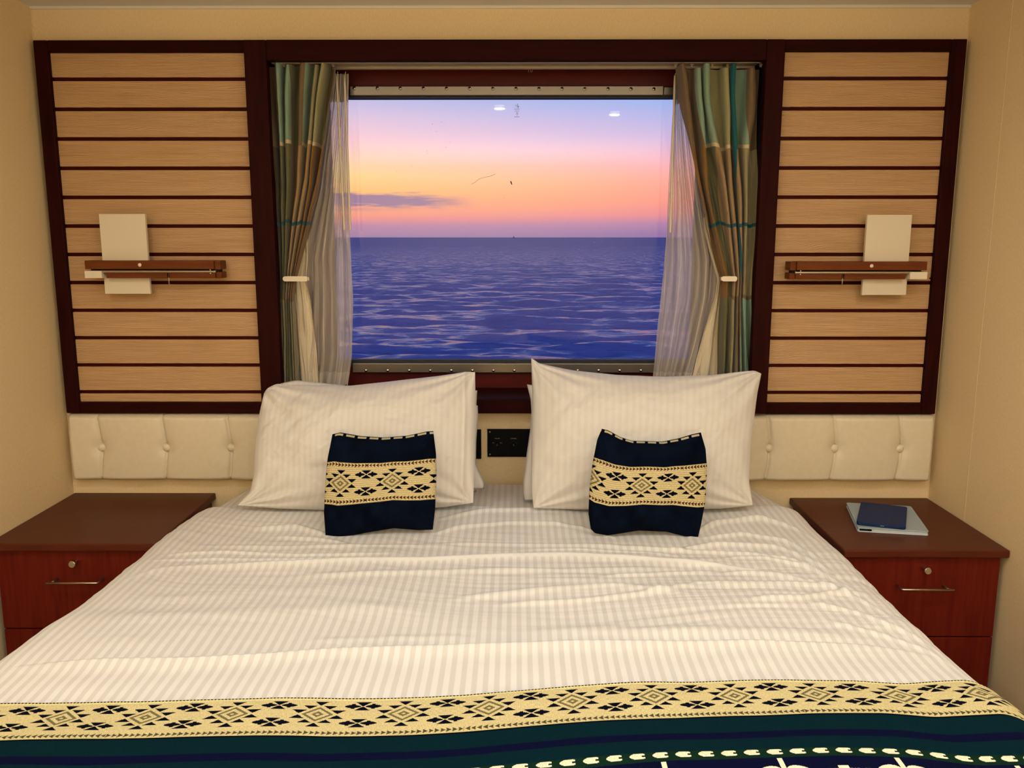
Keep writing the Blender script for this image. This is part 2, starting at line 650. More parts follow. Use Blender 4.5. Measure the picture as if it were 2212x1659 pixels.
stroke(e, [(1113.5, 226), (1114.5, 231), (1116, 227), (1117.5, 231), (1118.5, 224)])
stroke(e, [(1119, 229), (1119, 234)])
stroke(e, [(1119, 229), (1121, 230), (1119.5, 231.5)])
for y, a, b in ((234, 1112, 1121), (236.5, 1110, 1123), (239, 1113, 1120), (241, 1111, 1122)):
    for k in np.arange(a, b, 2.2):
        stroke(e, [(k, y), (k+1.4, y)], .0005)
stroke(e, [(1116.5, 243), (1115, 247), (1117, 249.5), (1119, 247), (1118, 243.5), (1116.5, 243)], .0006)
for k in np.arange(1111, 1122, 1.6):
    stroke(e, [(k, 252), (k+1.0, 252.5)], .0008)
e.build('maker_stamp', M_etch, glass, label='tiny dark maker stamp etched on the glass')
e = MB()
stroke(e, [(1018, 398), (1026, 394), (1036, 386), (1046, 383), (1058, 381), (1070, 376)], .0005)
e.build('scratch', mat('scratch_brown', C(190, 120, 110), .7), glass)
e = MB()
e.tube([P(1103, 391), P(1104, 394), P(1106, 399)], [.0012, .0022, .0012], 6)
e.build('speck', mat('speck_brown', C(95, 60, 50), .7), glass)


# text on the lintel
def text(name, body, size, loc, m, parent, extrude=.0004, rot=(math.pi/2, 0, 0), align='CENTER'):
    cu = bpy.data.curves.new('t', 'FONT')
    cu.body = body
    cu.size = size
    cu.extrude = extrude
    cu.align_x = align
    cu.align_y = 'CENTER'
    tmp = bpy.data.objects.new('t', cu)
    COL.objects.link(tmp)
    dg = bpy.context.evaluated_depsgraph_get()
    me = bpy.data.meshes.new_from_object(tmp.evaluated_get(dg))
    bpy.data.objects.remove(tmp)
    me.materials.clear()
    me.materials.append(m)
    o = bpy.data.objects.new(name, me)
    COL.objects.link(o)
    o.parent = parent
    o.location = tuple((np.array(loc)-wloc(parent)).tolist())
    o.rotation_euler = rot
    return o


text('lettering', 'T0', .017, at(1144.5, 152.5, 2.859), M_track, win)

# ------------------------------------------------------------------ curtain track
zt0 = at(1100, 131.5, 2.69)[2]
tk = thing('curtain_track', ((OX0+OX1)/2, 2.70, zt0-.02), 'double aluminium curtain track across the top of the window recess', 'curtain track')
MB().box(OX0+.003, OX1-.006, 2.690, 2.702, at(1100, 136.5, 2.69)[2], zt0).build('front_rail', M_track, tk, bev=.001)
za, zb_ = at(1100, 139, 2.75)[2], at(1100, 149, 2.75)[2]
r_ = MB().box(OX0+.003, OX1-.006, 2.752, 2.764, zb_, za+.006)
r_.box(OX0+.003, OX1-.006, 2.746, 2.753, zb_, zb_+.0022)
r_.build('rear_rail', M_track, tk, bev=.0008)
MB().box(OX0+.003, OX1-.006, 2.702, 2.750, zt0-.004, zt0-.001).build('rail_web', M_track, tk)
for px in (614, 700, 720, 1459, 1494, 1538, 1571, 1582, 1643):
    a = at(px, 140, 2.715)
    m = MB()
    m.box(a[0]-.003, a[0]+.003, 2.712, 2.716, a[2]-.007, zt0-.002)
    m.box(a[0]-.005, a[0]+.005, 2.709, 2.714, a[2]-.002, a[2]+.001)
    m.build('glider', M_hook, tk)

# ------------------------------------------------------------------ drapes
CK = 1.12    # fabric colours are stated as seen under the lamps; scale to albedo
F_ = dict(seafoam=C(126, 150, 128, CK), seadeep=C(62, 104, 96, CK), sage=C(146, 142, 102, CK), olive=C(100, 96, 62, CK),
          brown=C(112, 92, 62, CK), dark=C(66, 54, 32, CK), ochre=C(124, 90, 42, CK), tan=C(146, 120, 84, CK),
          khaki=C(142, 132, 96, CK), teal=C(14, 84, 90, CK), cream=C(196, 178, 138, CK))


def plaid(name, up, lo, bot, t1, t2, t3):
    """up / lo / bot: colour blocks across the width for three heights; thin teal line at t2"""
    m = mat(name, rough=.72, spec=.2)
    nt = m.node_tree
    u = nt.nodes.new('ShaderNodeUVMap')
    s = nd(nt, 'ShaderNodeSeparateXYZ')
    nt.links.new(u.outputs[0], s.inputs[0])
    S, T = s.outputs[0], s.outputs[1]
    cs = [(p, 'cream' if c in ('seafoam', 'sage', 'khaki') else c) for p, c in up]
    mk = lambda st: ramp(nt, [(p, F_[c]) for p, c in st], S, 'CONSTANT').outputs[0]
    a, b, c, cr_ = mk(up), mk(lo), mk(bot), mk(cs)
    T = math_n(nt, 'ADD', T, math_n(nt, 'MULTIPLY', math_n(nt, 'SUBTRACT', noise_n(nt, coords(nt, 'UV', (5, 0, 0)), 1, 1), .5), .045))
    gt = lambda v: math_n(nt, 'GREATER_THAN', T, v)
    col = mixc(nt, gt(t1-.011), a, cr_)
    col = mixc(nt, gt(t1), col, b)
    col = mixc(nt, gt(t3), col, F_['brown'])
    col = mixc(nt, gt(t3+.012), col, c)
    tl = math_n(nt, 'LESS_THAN', math_n(nt, 'ABSOLUTE', math_n(nt, 'SUBTRACT', T, t2)), .0055)
    col = mixc(nt, tl, col, F_['teal'])
    w = noise_n(nt, coords(nt, 'UV', (140, 420, 1)), 1, 2, .6)
    rr = ramp(nt, [(.3, (.86, .86, .86, 1)), (.7, (1.08, 1.08, 1.08, 1))], w)
    col = mixc(nt, 1.0, col, rr.outputs[0], 'MULTIPLY')
    nt.links.new(col, nt.nodes['Principled BSDF'].inputs['Base Color'])
    add_bump(nt, w, .15, .0006)
    nt.nodes['Principled BSDF'].inputs['Sheen Weight'].default_value = .2
    return m


def sheet_from_rows(name, rows, Y0, nf, amp, m, parent=None, ns=260, nt_=150, ov=.30, seed=0, jit=.35, ph0=0., pleat=0, thick=0.0, label=None, fine=.004):
    """rows: (py, pxL, pxR, amp factor) silhouettes of a hanging cloth at depth Y0"""
    zz, xl, xr, af = [], [], [], []
    for r in rows:
        a, b = at(r[1], r[0], Y0), at(r[2], r[0], Y0)
        zz.append(a[2])
        xl.append(a[0])
        xr.append(b[0])
        af.append(r[3])
    z = np.linspace(zz[0], zz[-1], nt_)
    o = np.argsort(zz)
    ip = lambda v: np.interp(z, np.array(zz)[o], np.array(v)[o])
    L, R_, A = ip(xl), ip(xr), ip(af)
    for _ in range(4):
        L[1:-1] = (L[:-2]+2*L[1:-1]+L[2:])/4
        R_[1:-1] = (R_[:-2]+2*R_[1:-1]+R_[2:])/4
    s = np.linspace(0, 1, ns)
    S, Tn = np.meshgrid(s, np.linspace(0, 1, nt_))
    Zg = np.repeat(z[:, None], ns, 1)
    ph = 2*np.pi*(nf*S+ph0+jit*fbm(S*3+seed, Tn*1.6+seed*3, 3))
    W = (R_-L)[:, None]
    XX = L[:, None]+W*(S+ov/(2*np.pi*nf)*np.sin(2*ph)*np.sin(np.pi*S)**.3)
    YY = Y0+amp*A[:, None]*np.cos(ph)+fine*fbm(S*14+seed, Tn*7, 3)
    if pleat:
        q = np.clip(1-Tn/.1, 0, 1)
        Zg = Zg+q*.006*np.cos(ph*.5+seed)
    V = np.stack([XX, YY, Zg], -1).reshape(-1, 3)
    uv = np.stack([S, Tn], -1).reshape(-1, 2)
    ob = link_mesh(name, V, grid_faces(ns, nt_), m, parent, True, uv=uv, label=label)
    if thick:
        md = ob.modifiers.new('thick', 'SOLIDIFY')
        md.thickness = thick
    return ob


M_drL = plaid('plaid_drape_left',
              [(0, 'brown'), (.12, 'dark'), (.17, 'seafoam'), (.34, 'olive'), (.46, 'brown'), (.56, 'seafoam'), (.66, 'khaki'), (.78, 'sage'), (.90, 'brown')],
              [(0, 'dark'), (.17, 'olive'), (.34, 'brown'), (.46, 'tan'), (.62, 'tan'), (.735, 'teal'), (.765, 'ochre')],
              [(0, 'teal'), (.12, 'olive'), (.3, 'khaki'), (.46, 'olive'), (.7, 'khaki')], .245, .48, .715)
M_drR = plaid('plaid_drape_right',
              [(0, 'brown'), (.2, 'seafoam'), (.36, 'sage'), (.62, 'teal'), (.66, 'seafoam'), (.82, 'brown')],
              [(0, 'ochre'), (.2, 'olive'), (.36, 'tan'), (.55, 'brown'), (.625, 'teal'), (.645, 'tan'), (.74, 'khaki')],
              [(0, 'olive'), (.3, 'khaki'), (.5, 'brown'), (.62, 'seafoam'), (.86, 'seafoam')], .245, .48, .705)
M_lining = mat('cream_lining', C(226, 210, 178), .7, spec=.2)
nt = M_lining.node_tree
add_bump(nt, noise_n(nt, coords(nt, 'UV', (4, 14, 1)), 1, 3), .3, .01)

dl = thing('drape', (-.66, 2.73, .94), 'green, tan and teal plaid curtain tied back at the left side of the window', 'curtain')
sheet_from_rows('curtain_panel', [(139, 577, 729, 1.0), (210, 583, 716, 1.0), (300, 590, 706, .95), (400, 597, 692, .9), (480, 600, 672, .8),
                                  (540, 603, 656, .6), (602, 606, 640, .5), (640, 605, 634, .5), (720, 606, 640, .7), (832, 603, 645, .9)],
                2.714, 6.2, .032, M_drL, dl, seed=1.3, pleat=1, ph0=.1, ov=.7, jit=.5)
dr = thing('drape', (.66, 2.73, .94), 'green, tan and teal plaid curtain tied back at the right side of the window', 'curtain')
sheet_from_rows('curtain_panel', [(146, 1462, 1646, 1.0), (210, 1467, 1643, 1.0), (300, 1484, 1640, .95), (400, 1504, 1637, .9), (480, 1524, 1633, .8),
                                  (540, 1541, 1629, .6), (602, 1558, 1624, .5), (650, 1556, 1622, .5), (720, 1554, 1622, .7), (832, 1553, 1622, .9)],
                2.714, 5.8, .032, M_drR, dr, seed=4.7, pleat=1, ph0=.55, ov=.7, jit=.5)
# linings swinging out below the hold-backs
sheet_from_rows('lining', [(490, 652, 662, .2), (530, 645, 665, .3), (560, 640, 666, .4), (602, 632, 662, .5), (650, 632, 672, .6), (720, 636, 680, .9), (832, 646, 690, 1.)],
                2.778, 1.5, .010, M_lining, dl, ns=60, nt_=80, seed=2, fine=.001, label='cream lining of the curtain')
sheet_from_rows('lining', [(470, 1519, 1526, .2), (500, 1522, 1536, .3), (540, 1532, 1546, .3), (602, 1550, 1560, .4), (640, 1545, 1560, .5), (720, 1520, 1560, .9), (832, 1492, 1560, 1.)],
                2.778, 1.5, .010, M_lining, dr, ns=60, nt_=80, seed=6, fine=.001, label='cream lining of the curtain')

# sheers
M_sheer = bpy.data.materials.new('sheer_voile')
M_sheer.use_nodes = True
nt = M_sheer.node_tree
nt.nodes.clear()
u = nt.nodes.new('ShaderNodeUVMap')
s = nd(nt, 'ShaderNodeSeparateXYZ')
nt.links.new(u.outputs[0], s.inputs[0])
tr = nd(nt, 'ShaderNodeBsdfTransparent')
tr.inputs[0].default_value = (.95, .93, .9, 1)
df = nd(nt, 'ShaderNodeBsdfDiffuse')
df.inputs[0].default_value = C(248, 238, 220)
tl = nd(nt, 'ShaderNodeBsdfTranslucent')
tl.inputs[0].default_value = C(225, 210, 190)
ad = nd(nt, 'ShaderNodeMixShader', n0=.35)
nt.links.new(df.outputs[0], ad.inputs[1])
nt.links.new(tl.outputs[0], ad.inputs[2])
thr = math_n(nt, 'LESS_THAN', math_n(nt, 'ABSOLUTE', math_n(nt, 'SUBTRACT', math_n(nt, 'FRACT', math_n(nt, 'MULTIPLY', s.outputs[0], 9)), .5)), .035)
hem = math_n(nt, 'GREATER_THAN', s.outputs[1], .955)
head = math_n(nt, 'LESS_THAN', s.outputs[1], .085)
lw = nd(nt, 'ShaderNodeLayerWeight', i_Blend=.35)
al = math_n(nt, 'ADD', math_n(nt, 'MULTIPLY_ADD', lw.outputs['Facing'], .34, .52),
            math_n(nt, 'ADD', math_n(nt, 'MULTIPLY', thr, .4), math_n(nt, 'ADD', math_n(nt, 'MULTIPLY', hem, .2), math_n(nt, 'MULTIPLY', head, .3))), clamp=True)
mx = nd(nt, 'ShaderNodeMixShader')
nt.links.new(al, mx.inputs[0])
nt.links.new(tr.outputs[0], mx.inputs[1])
nt.links.new(ad.outputs[0], mx.inputs[2])
ou = nd(nt, 'ShaderNodeOutputMaterial')
nt.links.new(mx.outputs[0], ou.inputs[0])

sl = thing('sheer_curtain', (-.55, 2.79, .94), 'translucent white sheer curtain bunched at the left edge of the glass', 'sheer curtain')
sheet_from_rows('voile', [(160, 722, 753, .6), (300, 703, 752, .8), (420, 682, 752, .9), (500, 656, 756, 1.), (560, 640, 760, 1.), (640, 640, 763, 1.), (770, 640, 762, 1.), (832, 638, 752, 1.)],
                2.795, 5.5, .013, M_sheer, sl, ns=220, nt_=110, seed=8, jit=.5)
sr = thing('sheer_curtain', (.50, 2.79, .94), 'translucent white sheer curtain bunched at the right edge of the glass', 'sheer curtain')
sheet_from_rows('voile', [(165, 1457, 1478, .6), (300, 1450, 1500, .8), (400, 1445, 1520, .9), (480, 1440, 1540, .9), (560, 1434, 1560, 1.), (640, 1428, 1556, 1.), (740, 1419, 1530, 1.), (832, 1410, 1498, 1.)],
                2.795, 5.5, .013, M_sheer, sr, ns=220, nt_=110, seed=12, jit=.5)


def wand(px0, py0, px1, py1, par, Y=2.765):
    a, b = at(px0, py0, Y), at(px1, py1, Y)
    m = MB()
    m.tube([a, a+(b-a)*.04, b-(b-a)*.01, b], [.0028, .0036, .0036, .0028], 10)
    w = m.build('draw_wand', M_cream, par, smooth=True)
    h = MB().tube([a+np.array([0, 0, .016]), a+np.array([.004, 0, .010]), a+np.array([0, 0, 0])], .0011, 6)
    h.build('wand_hook', M_chrome, w, smooth=True)


wand(727, 163, 744, 498, sl)
wand(744, 163, 757, 498, sl, 2.775)
wand(1458, 163, 1448, 503, sr)


def holdback(px0, px1, side, label):
    a, b = at(px0, 602, 2.684), at(px1, 602, 2.684)
    t = thing('curtain_holdback', ((a[0]+b[0])/2, 2.684, a[2]), label, 'curtain holdback')
    z0, z1 = at(px0, 607, 2.684)[2], at(px0, 597.5, 2.684)[2]
    hh = (z1-z0)/2
    zc = (z0+z1)/2
    poly = []
    xa, xb = a[0], b[0]
    for k in range(9):
        an = math.pi/2+math.pi*k/8
        poly.append((xa+hh+hh*math.cos(an), zc+hh*math.sin(an)))
    for k in range(9):
        an = -math.pi/2+math.pi*k/8
        poly.append((xb-hh+hh*math.cos(an)*.6, zc+hh*math.sin(an)))
    MB().prism(poly, 2.680, 2.686).build('hook_bar', M_cream if side < 0 else M_chrome_soft, t, smooth=False, bev=.001)
    xw = OX0 if side < 0 else OX1
    xo = xa+.004 if side < 0 else xb-.004
    MB().tube([(xo, 2.686, zc), (xo, 2.72, zc), (xo+side*.01, 2.765, zc), (xw, 2.775, zc)], .005, 10).build('bracket_arm', M_nickel, t, smooth=True)
    xi = xb-.006 if side < 0 else xa+.006
    MB().box(xi-.008, xi+.008, 2.6865, 2.712, zc-hh*.9, zc+hh*.9).build('inner_clip', M_nickel, t, bev=.001)


M_chrome_soft = mat('holdback_satin', C(222, 212, 194), .35, .3)
holdback(612, 666, -1, 'cream flat hook holding back the left window curtain')
holdback(1559, 1593, 1, 'silvery flat hook holding back the right window curtain')

# ------------------------------------------------------------------ slatted side panels
PZ0, PZI0, PZI1, PZ1 = .883, .9185, 1.9835, 2.018


def side_panel(name, x0, x1, xi0, xi1, label, seed):
    t = thing(name, ((x0+x1)/2, 2.69, PZ0), label, 'wall panel')
    fr = MB()
    if x0 < 0:
        fr.box(x0, xi0, 2.668, WY-.0005, PZ0, PZ1)
    else:
        fr.box(xi1, x1, 2.668, WY-.0005, PZ0, PZ1)
    fr.build('side_rail', M_frame, t, bev=.003)
    a, b = (xi0, x1) if x0 < 0 else (x0, xi1)
    MB().box(a, b, 2.6682, WY-.0005, PZI1, PZ1).build('top_rail', M_frame_h, t, bev=.003)
    MB().box(a, b, 2.6682, WY-.0005, PZ0, PZI0).build('bottom_rail', M_frame_h, t, bev=.003)
    MB().box(xi0, xi1, 2.690, 2.699, PZI0, PZI1).build('groove_backing', M_groove, t)
    pl = MB()
    ed = [PZI1]
    for k in range(12):
        zc = CAMZ+2.683*(.17475-.03248*k)
        ed += [zc+.0055, zc-.0055]
    ed.append(PZI0)
    for k in range(0, len(ed), 2):
        if ed[k]-ed[k+1] > .004:
            pl.box(xi0, xi1, 2.682, 2.691, ed[k+1], ed[k])
    pl.build('planks', M_plank, t, bev=.0012)
    return t


side_panel('slatted_panel', -1.443, fx0-.0005, -1.401, fx0-.0005, 'pale plank wall panel in dark frame left of the window', 0)
side_panel('slatted_panel', fx1+.0005, 1.335, fx1+.0005, 1.291, 'pale plank wall panel in dark frame right of the window', 1)
h_ = at(2009, 601, 2.6815)
MB().tube([(h_[0], 2.6822, h_[2]), (h_[0], 2.6812, h_[2])], .0026, 12).build('screw_hole', M_groove, bpy.data.objects['slatted_panel.001'])
# ------------------------------------------------------------------ reading lamps
def lamp(mirror, label):
    """local u runs from the lamp-head end to the hinge end"""
    YF = 2.600
    if not mirror:
        xe = at(183, 575, YF)[0]
        X_ = lambda u: xe+u
        yo = 0
    else:
        xe = at(2003, 577, YF)[0]
        X_ = lambda u: xe-u
        yo = 2
    k = YF/1857.0
    zt = lambda py: at(600, py+yo, YF)[2]
    zc = zt(580)
    t = thing('reading_lamp', (X_(.2), 2.65, zt(640)), label, 'wall lamp')

    def bx(mb, u0, u1, y0, y1, z0, z1):
        a, b = sorted((X_(u0), X_(u1)))
        mb.box(a, b, y0, y1, z0, z1)
        return mb
    bx(MB(), 0, 280*k, YF, YF+.05, zt(581.5), zt(563)).build('upper_bar', M_lampw, t, bev=.0015)
    bx(MB(), 280*k, 293*k, YF+.008, YF+.058, zt(582.5), zt(563.5)).build('end_block', M_lampw, t, bev=.0015)
    lo = MB()
    bx(lo, 44*k, 176*k, YF+.003, YF+.05, zt(601), zt(588.5))
    bx(lo, 181*k, 281*k, YF+.003, YF+.05, zt(601), zt(588.5))
    bx(lo, 281*k, 293*k, YF+.010, YF+.058, zt(601.5), zt(588))
    lo.build('lower_bar', M_lampw, t, bev=.0015)
    bx(MB(), 170*k, 286*k, YF+.02, YF+.05, zt(589), zt(581)).build('spine', M_black2, t)
    bx(MB(), 5*k, 176*k, YF+.022, YF+.05, zt(589), zt(581)).build('spine', M_black2, t)
    hd = bx(MB(), 0, 37*k, YF-.006, YF+.03, zt(601), zt(585)).build('lamp_head', M_cream, t, bev=.0015)
    rod = MB().tube([(X_(34*k), YF+.004, zt(586.7)), (X_(280*k), YF+.004, zt(587))], .0044, 12)
    rod.tube([(X_(280*k), YF+.004, zt(587)), (X_(283*k), YF+.004, zt(587))], .0050, 12)
    rod.build('swing_rod', M_nickel, t, smooth=False)
    for dz in (583, 590.8):
        a = (X_(271*k), YF+.004, zt(dz))
        MB().dome(a, -1, .0028, .003).build('hinge_ball', M_chrome, t, smooth=True)
    MB().dome((X_(119.5*k), YF, zt(572.3)), -1, .0056, .0025).build('cap_screw', M_cream, t, smooth=True)
    MB().tube([(X_(179.5*k), YF+.004, zt(591)), (X_(180.5*k), YF-.002, zt(600)), (X_(182.5*k), YF-.006, zt(616))], .0016, 8).build('switch_lever', M_nickel, t, smooth=True)
    # opal glass shade standing behind the bars
    YS = YF+.03
    if not mirror:
        a0, a1 = at(220, 549, YS)[0], at(319, 549, YS)[0]
    else:
        a0, a1 = at(1868, 551, YS)[0], at(1964, 551, YS)[0]
    zs = lambda py: at(600, py+yo, YS)[2]
    MB().box(a0, a1, YS, YS+.012, zs(635), zs(462)).build('opal_shade', M_opal, t, bev=.001)
    # wall bracket hidden behind the shade
    m = (a0+a1)/2
    MB().box(m-.04, m+.04, YS+.012, 2.6815, zs(600), zs(540)).build('wall_bracket', M_nickel, t)
    return t


M_opal = mat('opal_acrylic', C(222, 208, 180), .45, spec=.4)
lamp(False, 'unlit wall reading lamp with opal plate on the left slatted panel')
lamp(True, 'unlit wall reading lamp with opal plate on the right slatted panel')

# ------------------------------------------------------------------ headboards
def headboard(x0, x1, bts, label):
    z0, z1 = .659, .881
    zc = .771
    nu, nv = 420, 70
    xs, zs = np.linspace(x0, x1, nu), np.linspace(z0, z1, nv)
    Xg, Zg = np.meshgrid(xs, zs)
    ev = np.minimum(Zg-z0, z1-Zg)
    eh = np.minimum(Xg-x0, x1-Xg)
    rd = lambda d, r: np.sqrt(np.clip(1-(1-np.clip(d/r, 0, 1))**2, 0, 1))
    D = .040*rd(ev, .016)*rd(eh, .016)+.004*np.sin(np.pi*np.clip((Zg-z0)/(z1-z0), 0, 1))
    for bxp in bts:
        bow = bxp+.006*np.cos((Zg-zc)*22)-.004
        d = np.abs(Xg-bow)
        D -= .011*np.exp(-(d/.0035)**1.2)+.007*np.exp(-(d/.03)**1.5)
        rr = np.sqrt((Xg-bxp)**2+((Zg-zc)*.9)**2)
        D -= .012*np.exp(-(rr/.022)**1.6)
    D = np.clip(D, .0, None)
    Yg = 2.693-D
    V = np.stack([Xg, Yg, Zg], -1).reshape(-1, 3)
    t = thing('headboard', ((x0+x1)/2, 2.67, z0), label, 'headboard')
    link_mesh('cushion', V, grid_faces(nu, nv), M_leather, t, True)
    MB().box(x0+.004, x1-.004, 2.688, 2.6995, z0+.004, z1-.004).build('backing_board', M_leather, t)
    for bxp in bts:
        b = MB().dome((bxp, 2.668, zc), -1, .0135, .010, 20, 7)
        b.build('button', M_leather, t, smooth=True)


headboard(-1.440, -.155, [-1.337+.2085*k for k in range(6)][:-1]+[-.295], 'cream buttoned leatherette headboard pad left of the bedside switches')
headboard(.075, 1.335, [1.23-.21*k for k in range(5)]+[.185], 'cream buttoned leatherette headboard pad right of the bedside switches')

# ------------------------------------------------------------------ switches
px0, pxz0 = at(1053, 987, 2.694), at(1053, 927, 2.694)
cpn = thing('control_panel', (-.02, 2.695, px0[2]), 'black control plate with volume and channel dials between the pillows', 'control panel')
zA, zB = px0[2], pxz0[2]
MB().box(px0[0], .068, 2.694, 2.6995, zA, zB).build('back_plate', M_black, cpn, bev=.001)
MB().box(px0[0]+.0035, .0645, 2.6915, 2.6945, zA+.0035, zB-.0035).build('face_plate', M_black, cpn, bev=.0015)
for cx, lab, sml in ((at(1074, 958, 2.69)[0], 'VOLUME', 1), (at(1109.5, 958, 2.69)[0], 'CHANNEL', 2)):
    zc = at(1074, 961, 2.69)[2]
    kb = MB().tube([(cx, 2.692, zc), (cx, 2.684, zc)], [.0085, .0075], 20)
    kb = kb.build('dial', M_black, cpn)
    sg = -1 if sml == 2 else 1
    MB().tube([(cx-sg*.001, 2.6835, zc-.002), (cx+sg*.001, 2.6835, zc+.004)], .0005, 5).build('pointer', M_print, kb)
    text('lettering', lab, .0042, (cx, 2.6912, at(1074, 947.5, 2.69)[2]), M_print, cpn, .0001)
    if sml == 1:
        text('lettering', 'Min', .0042, (cx-.0125, 2.6912, zc+.006), M_print, cpn, .0001)
        text('lettering', 'Max', .0042, (cx+.0125, 2.6912, zc+.006), M_print, cpn, .0001)
    else:
        dm = MB()
        for k in range(5):
            a = math.radians(30+30*k)
            dm.dome((cx+.0105*math.cos(a), 2.6913, zc+.0105*math.sin(a)), -1, .0006, .0002, 6, 2)
        dm.build('channel_marks', M_print, cpn)
for xx in (px0[0]+.008, .060):
    for z in (zA+.009, zB-.009):
        MB().dome((xx, 2.6915, z), -1, .0026, .001).build('plate_screw', M_nickel, cpn, smooth=True)
z0, z1 = at(1035, 991, 2.694)[2], at(1035, 928, 2.694)[2]
sw = thing('switch_plate', (-.14, 2.695, z0), 'plain black switch plate half hidden behind the left pillows', 'switch')
MB().box(-.17, at(1039.5, 960, 2.692)[0], 2.692, 2.6995, z0, z1).build('back_plate', M_black, sw, bev=.001)
MB().box(-.162, -.125, 2.688, 2.692, z0+.02, z1-.02).build('rocker', M_black, sw, bev=.001)

# ------------------------------------------------------------------ nightstands
def nightstand(x0, x1, zt, yf, zsplit, hx, hz, kz, label, mirror, wallside):
    t = thing('nightstand', ((x0+x1)/2, (yf+WY)/2, 0), label, 'nightstand')
    top = MB().box(x0, x1, yf, 2.699, zt-.022, zt)
    top.build('top', M_nst, t, bev=.004, seg=3)
    bx0, bx1 = x0+.014, x1-.014
    ff = yf+.018
    MB().box(bx0, bx1, ff+.019, 2.695, .06, zt-.0225).build('carcass', M_nsf, t)
    MB().box(bx0+.02, bx1-.02, ff+.06, 2.69, 0, .06).build('plinth', M_black2, t)
    n = 0
    for (za, zb) in ((zsplit+.002, zt-.026), (zsplit-.002-.235, zsplit-.002)):
        d = MB().box(bx0, bx1, ff, ff+.018, za, zb).build('drawer', M_nsf, t, bev=.0015)
        dz = (hz if n == 0 else hz-.24)
        lk = MB().tube([(hx, ff+.002, dz+(kz-hz)), (hx, ff-.010, dz+(kz-hz)), (hx, ff-.018, dz+(kz-hz))], [.006, .006, .0095], 20)
        lk.tube([(hx, ff-.018, dz+(kz-hz)), (hx, ff-.026, dz+(kz-hz)), (hx, ff-.0275, dz+(kz-hz))], [.0098, .0098, .0085], 20)
        lk.build('lock_knob', M_chrome, d, smooth=False)
        hw = .0705
        hb = MB()
        yh = ff-.035
        inner = hx+hw*(-1 if mirror else 1)
        outer = hx-hw*(-1 if mirror else 1)
        op = outer+(.014 if outer < hx else -.014)
        hb.tube([(inner, ff, dz), (inner, yh+.002, dz), (inner+(.002 if inner < hx else -.002), yh, dz), (outer, yh, dz)], .0032, 10)
        hb.tube([(op, ff, dz), (op, yh, dz)], .0030, 10)
        hb.build('handle', M_nickel, d, smooth=True)
        n += 1
    return t


nightstand(-1.456, -.990, .610, 2.2216, .353, -1.220, .504, .554, 'cherry wood nightstand with a bare top left of the bed', False, -1)
nightstand(.896, 1.347, .597, 2.2195, .3365, 1.124, .491, .541, 'cherry wood nightstand holding two cased tablets right of the bed', True, 1)

# ------------------------------------------------------------------ tablets
def rounded_poly(P, r, n=5):
    """P: 4 corners xy (ccw)"""
    out = []
    for i in range(4):
        p, a, b = P[i], P[i-1], P[(i+1) % 4]
        da, db = (a-p)/np.linalg.norm(a-p), (b-p)/np.linalg.norm(b-p)
        s, e = p+da*r, p+db*r
        for k in range(n+1):
            t = k/n
            out.append((1-t)**2*s+2*t*(1-t)*p+t*t*e)
    return out


def slab(P, z0, z1, r):
    pts = rounded_poly(P, r)
    m = MB()
    n = len(pts)
    vs = [(p[0], p[1], z0) for p in pts]+[(p[0], p[1], z1) for p in pts]
    fs = [tuple(range(n))[::-1], tuple(range(n, 2*n))]+[(k, (k+1) % n, n+(k+1) % n, n+k) for k in range(n)]
    return m.add(vs, fs)


NZ = .597
A = [atz(1852, 1149, NZ), atz(2006, 1158, NZ), atz(1968, 1092, NZ+.016), atz(1828, 1084, NZ+.016)]
A = [np.array(a[:2]) for a in A]
M_folio = mat('pale_folio', C(158, 172, 178), .5)
M_folio2 = mat('pale_folio_edge', C(196, 206, 212), .5)
M_navy = textured('navy_case', C(18, 38, 78), C(22, 44, 88), (60, 60, 60), rough=.6, spec=.2, bump=.1)
c0 = sum(A)/4
fo = thing('tablet_folio', (c0[0], c0[1], NZ), 'pale blue grey tablet folio lying on the right nightstand', 'tablet')
slab(A, NZ+.0002, NZ+.0045, .008).build('back_cover', M_folio2, fo, bev=.001)
sh = [c0+(a-c0)*.985 for a in A]
slab(sh, NZ+.0046, NZ+.0098, .007).build('tablet_body', M_folio2, fo, bev=.001)
slab(A, NZ+.0099, NZ+.0142, .008).build('front_cover', M_folio, fo, bev=.001)
